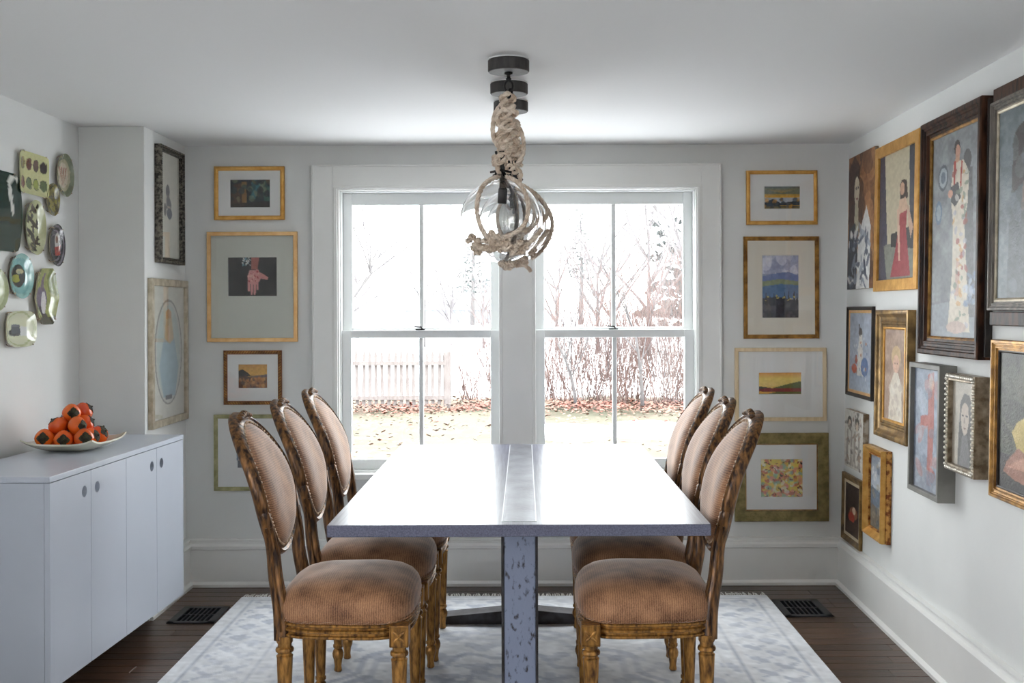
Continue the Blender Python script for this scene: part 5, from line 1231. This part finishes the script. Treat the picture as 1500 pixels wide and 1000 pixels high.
def bare_tree(x, yy, h, label, seed, lean=0.2, n0=5, material='twig2', rb=0.034):
    rr = random.Random(seed); e = tag(empty('bare_tree', loc=(x, yy, GZ)), label, 'tree', 'bare trees beyond the yard')
    b = MB(); tp = [Vector((lean * h * (t ** 2) * .4, 0, h * .45 * t)) for t in (0, .25, .5, .75, 1)]; b.tube(tp, [q * h / 6.5 for q in (.08, .07, .06, .05, .04)], 6); b.build('trunk', M[material], e, smooth=3.14)
    b = MB()
    for k in range(n0):
        a = rr.random() * 6.28; grow(b, tp[rr.randint(2, 4)], (math.cos(a) * .8 + lean, math.sin(a) * .5, 1.0), h * rr.uniform(.4, .6), rb * h / 6.5, 3, rr, 3, .45)
    b.build('branches', M[material], e)
M['twig_haze'] = mat('haze_tinted_branches', rgb(96, 92, 93), 0.9, c2=rgb(110, 106, 106), nscale=0.8)  # distance haze put into the branch colour as a paler grey
bare_tree(-6.2, 36, 6.5, 'bare leaning tree with forked grey branches beyond the fence', 5, 0.5, 7)
bare_tree(-4.0, 45, 5.5, 'slender bare tree standing between the fence and the evergreen', 6, 0.0, 6)
bare_tree(2.05, 19.6, 3.0, 'small forked bare sapling in front of the thicket', 17, -0.1, 4)
bare_tree(0.9, 19.8, 2.6, 'low bare sapling arching over the snow', 23, -0.3, 4)
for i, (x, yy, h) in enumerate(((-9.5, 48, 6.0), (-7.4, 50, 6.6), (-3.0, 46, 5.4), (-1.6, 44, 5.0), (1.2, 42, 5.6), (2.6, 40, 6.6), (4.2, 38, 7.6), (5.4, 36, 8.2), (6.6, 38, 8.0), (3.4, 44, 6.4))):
    bare_tree(x, yy, h, 'haze-paled leafless tree in the far tree line behind the brush', 130 + i, 0.0, 9, 'twig_haze', 0.055)
def conifer(x, yy, h, z0, label, seed, w_=0.2, dens=1.0, clear=0.3):
    rr = random.Random(seed); e = tag(empty('evergreen_tree', loc=(x, yy, GZ)), label, 'tree', 'evergreens on the skyline')
    MB().tube([(0, 0, 0), (0.1, 0, h * .5), (0, 0, h)], [h * .018, h * .012, h * .003], 6).build('trunk', M['twig2'], e)
    b = MB(); nl = int(24 * dens)
    for k in range(nl):
        t = clear + (1 - clear) * k / nl; L = h * w_ * (1 - t) ** 0.8 * rr.uniform(.7, 1.15) + 0.15
        for q in range(6):
            a = rr.random() * 6.28; d = Vector((math.cos(a), math.sin(a), rr.uniform(-.18, .12))); P = Vector((0, 0, h * t + rr.uniform(-.1, .1)))
            pts = [P, P + d * L * .5 + Vector((0, 0, -.03 * L)), P + d * L + Vector((0, 0, .10 * L))]
            b.tube(pts, [.03, .025, .01], 3, caps=False)
            for s in range(int(22 * dens)):
                u = rr.uniform(.25, 1); c = pts[0].lerp(pts[2], u) + Vector((rr.uniform(-.1, .1), rr.uniform(-.1, .1), rr.uniform(-.12, .06))) * L * .5; f = L * rr.uniform(.05, .11)
                v1 = Vector((rr.uniform(-1, 1), rr.uniform(-1, 1), rr.uniform(-.5, .5))) * f; v2 = Vector((rr.uniform(-.6, .6), rr.uniform(-.6, .6), rr.uniform(-1, 1))) * f
                b.add([c - v1, c + v2, c + v1, c - v2 * .6 + Vector((0, 0, .3 * f))], [(0, 1, 2), (0, 2, 3)])
    o = b.build('foliage', M['needle'], e); o['kind'] = 'stuff'
conifer(-3.7, 80, 10.2, 0, 'layered evergreen tree behind the bare slender tree', 3, .16, 1.0)
conifer(4.0, 80, 9.8, 0, 'sparse evergreen tree on the skyline behind the thicket', 4, .20, .8, .42)
conifer(6.2, 40, 9.5, 0, 'tall hazy evergreen rising behind the thicket close to the house', 8, .26, 1.2, .12)
# far houses
M['house'] = mat('far_clapboard', rgb(112, 114, 117), 0.9); M['far_roof'] = mat('snowy_roof', rgb(226, 230, 236), 0.9, c2=rgb(206, 212, 220), nscale=1); M['far_pane'] = mat('far_window', rgb(100, 103, 108), 0.6)
def house(x, yy, W, D, H, R, label):
    e = tag(empty('far_house', loc=(x, yy, 0.3)), label, 'house')
    wl = MB().box(-W/2, W/2, 0, D, 0, H).build('walls', M['house'], e)
    MB().rings([[(-W/2 - .3, -.3, H), (-W/2 - .3, D / 2, H + R), (-W/2 - .3, D + .3, H)], [(W/2 + .3, -.3, H), (W/2 + .3, D / 2, H + R), (W/2 + .3, D + .3, H)]]).build('roof', M['far_roof'], e)
    for k in (-.3, 0, .3): MB().box(W * k - .35, W * k + .35, -0.03, 0.02, H * .4, H * .75).build('window', M['far_pane'], wl)
    MB().box(W * .22, W * .22 + .6, D * .4, D * .4 + .6, H + R * .3, H + R + 0.9).build('chimney', M['house'], e)
house(-5.0, 85, 8, 6, 1.2, 1.6, 'distant white house with snowy roof below the evergreen')
house(-15.5, 78, 9, 6, 1.3, 1.0, 'distant low pale blue-grey barn beyond the leaning tree')
# fallen leaves
M['leaf'] = mat('fallen_leaves', rgb(112, 68, 58), 0.9, c2=rgb(106, 86, 73), nscale=0.9)
b = MB(); rr = random.Random(77)
for k in range(9000):
    if k < 6400: yy = rr.gauss(20.2, 0.7); x = rr.uniform(-3.2, 4.2)
    else: yy = rr.uniform(11, 20); x = rr.uniform(-4, 4)
    z = GZ + 0.03 * math.sin(x * 1.3 + yy) + 0.02 + rr.random() * (0.10 if k < 6400 else 0.03); s = rr.uniform(.015, .042); a = rr.random() * 6.28; t = rr.uniform(-.6, .6)
    b.add([(x + s * math.cos(a + q), yy + s * math.sin(a + q), z + s * t * math.cos(q)) for q in (0, 1.57, 3.14, 4.71)], [(0, 1, 2, 3)])
o = b.build('fallen_leaves', M['leaf']); o['label'] = 'red and tan fallen leaves scattered over the lawn'; o['category'] = 'leaves'; o['kind'] = 'stuff'
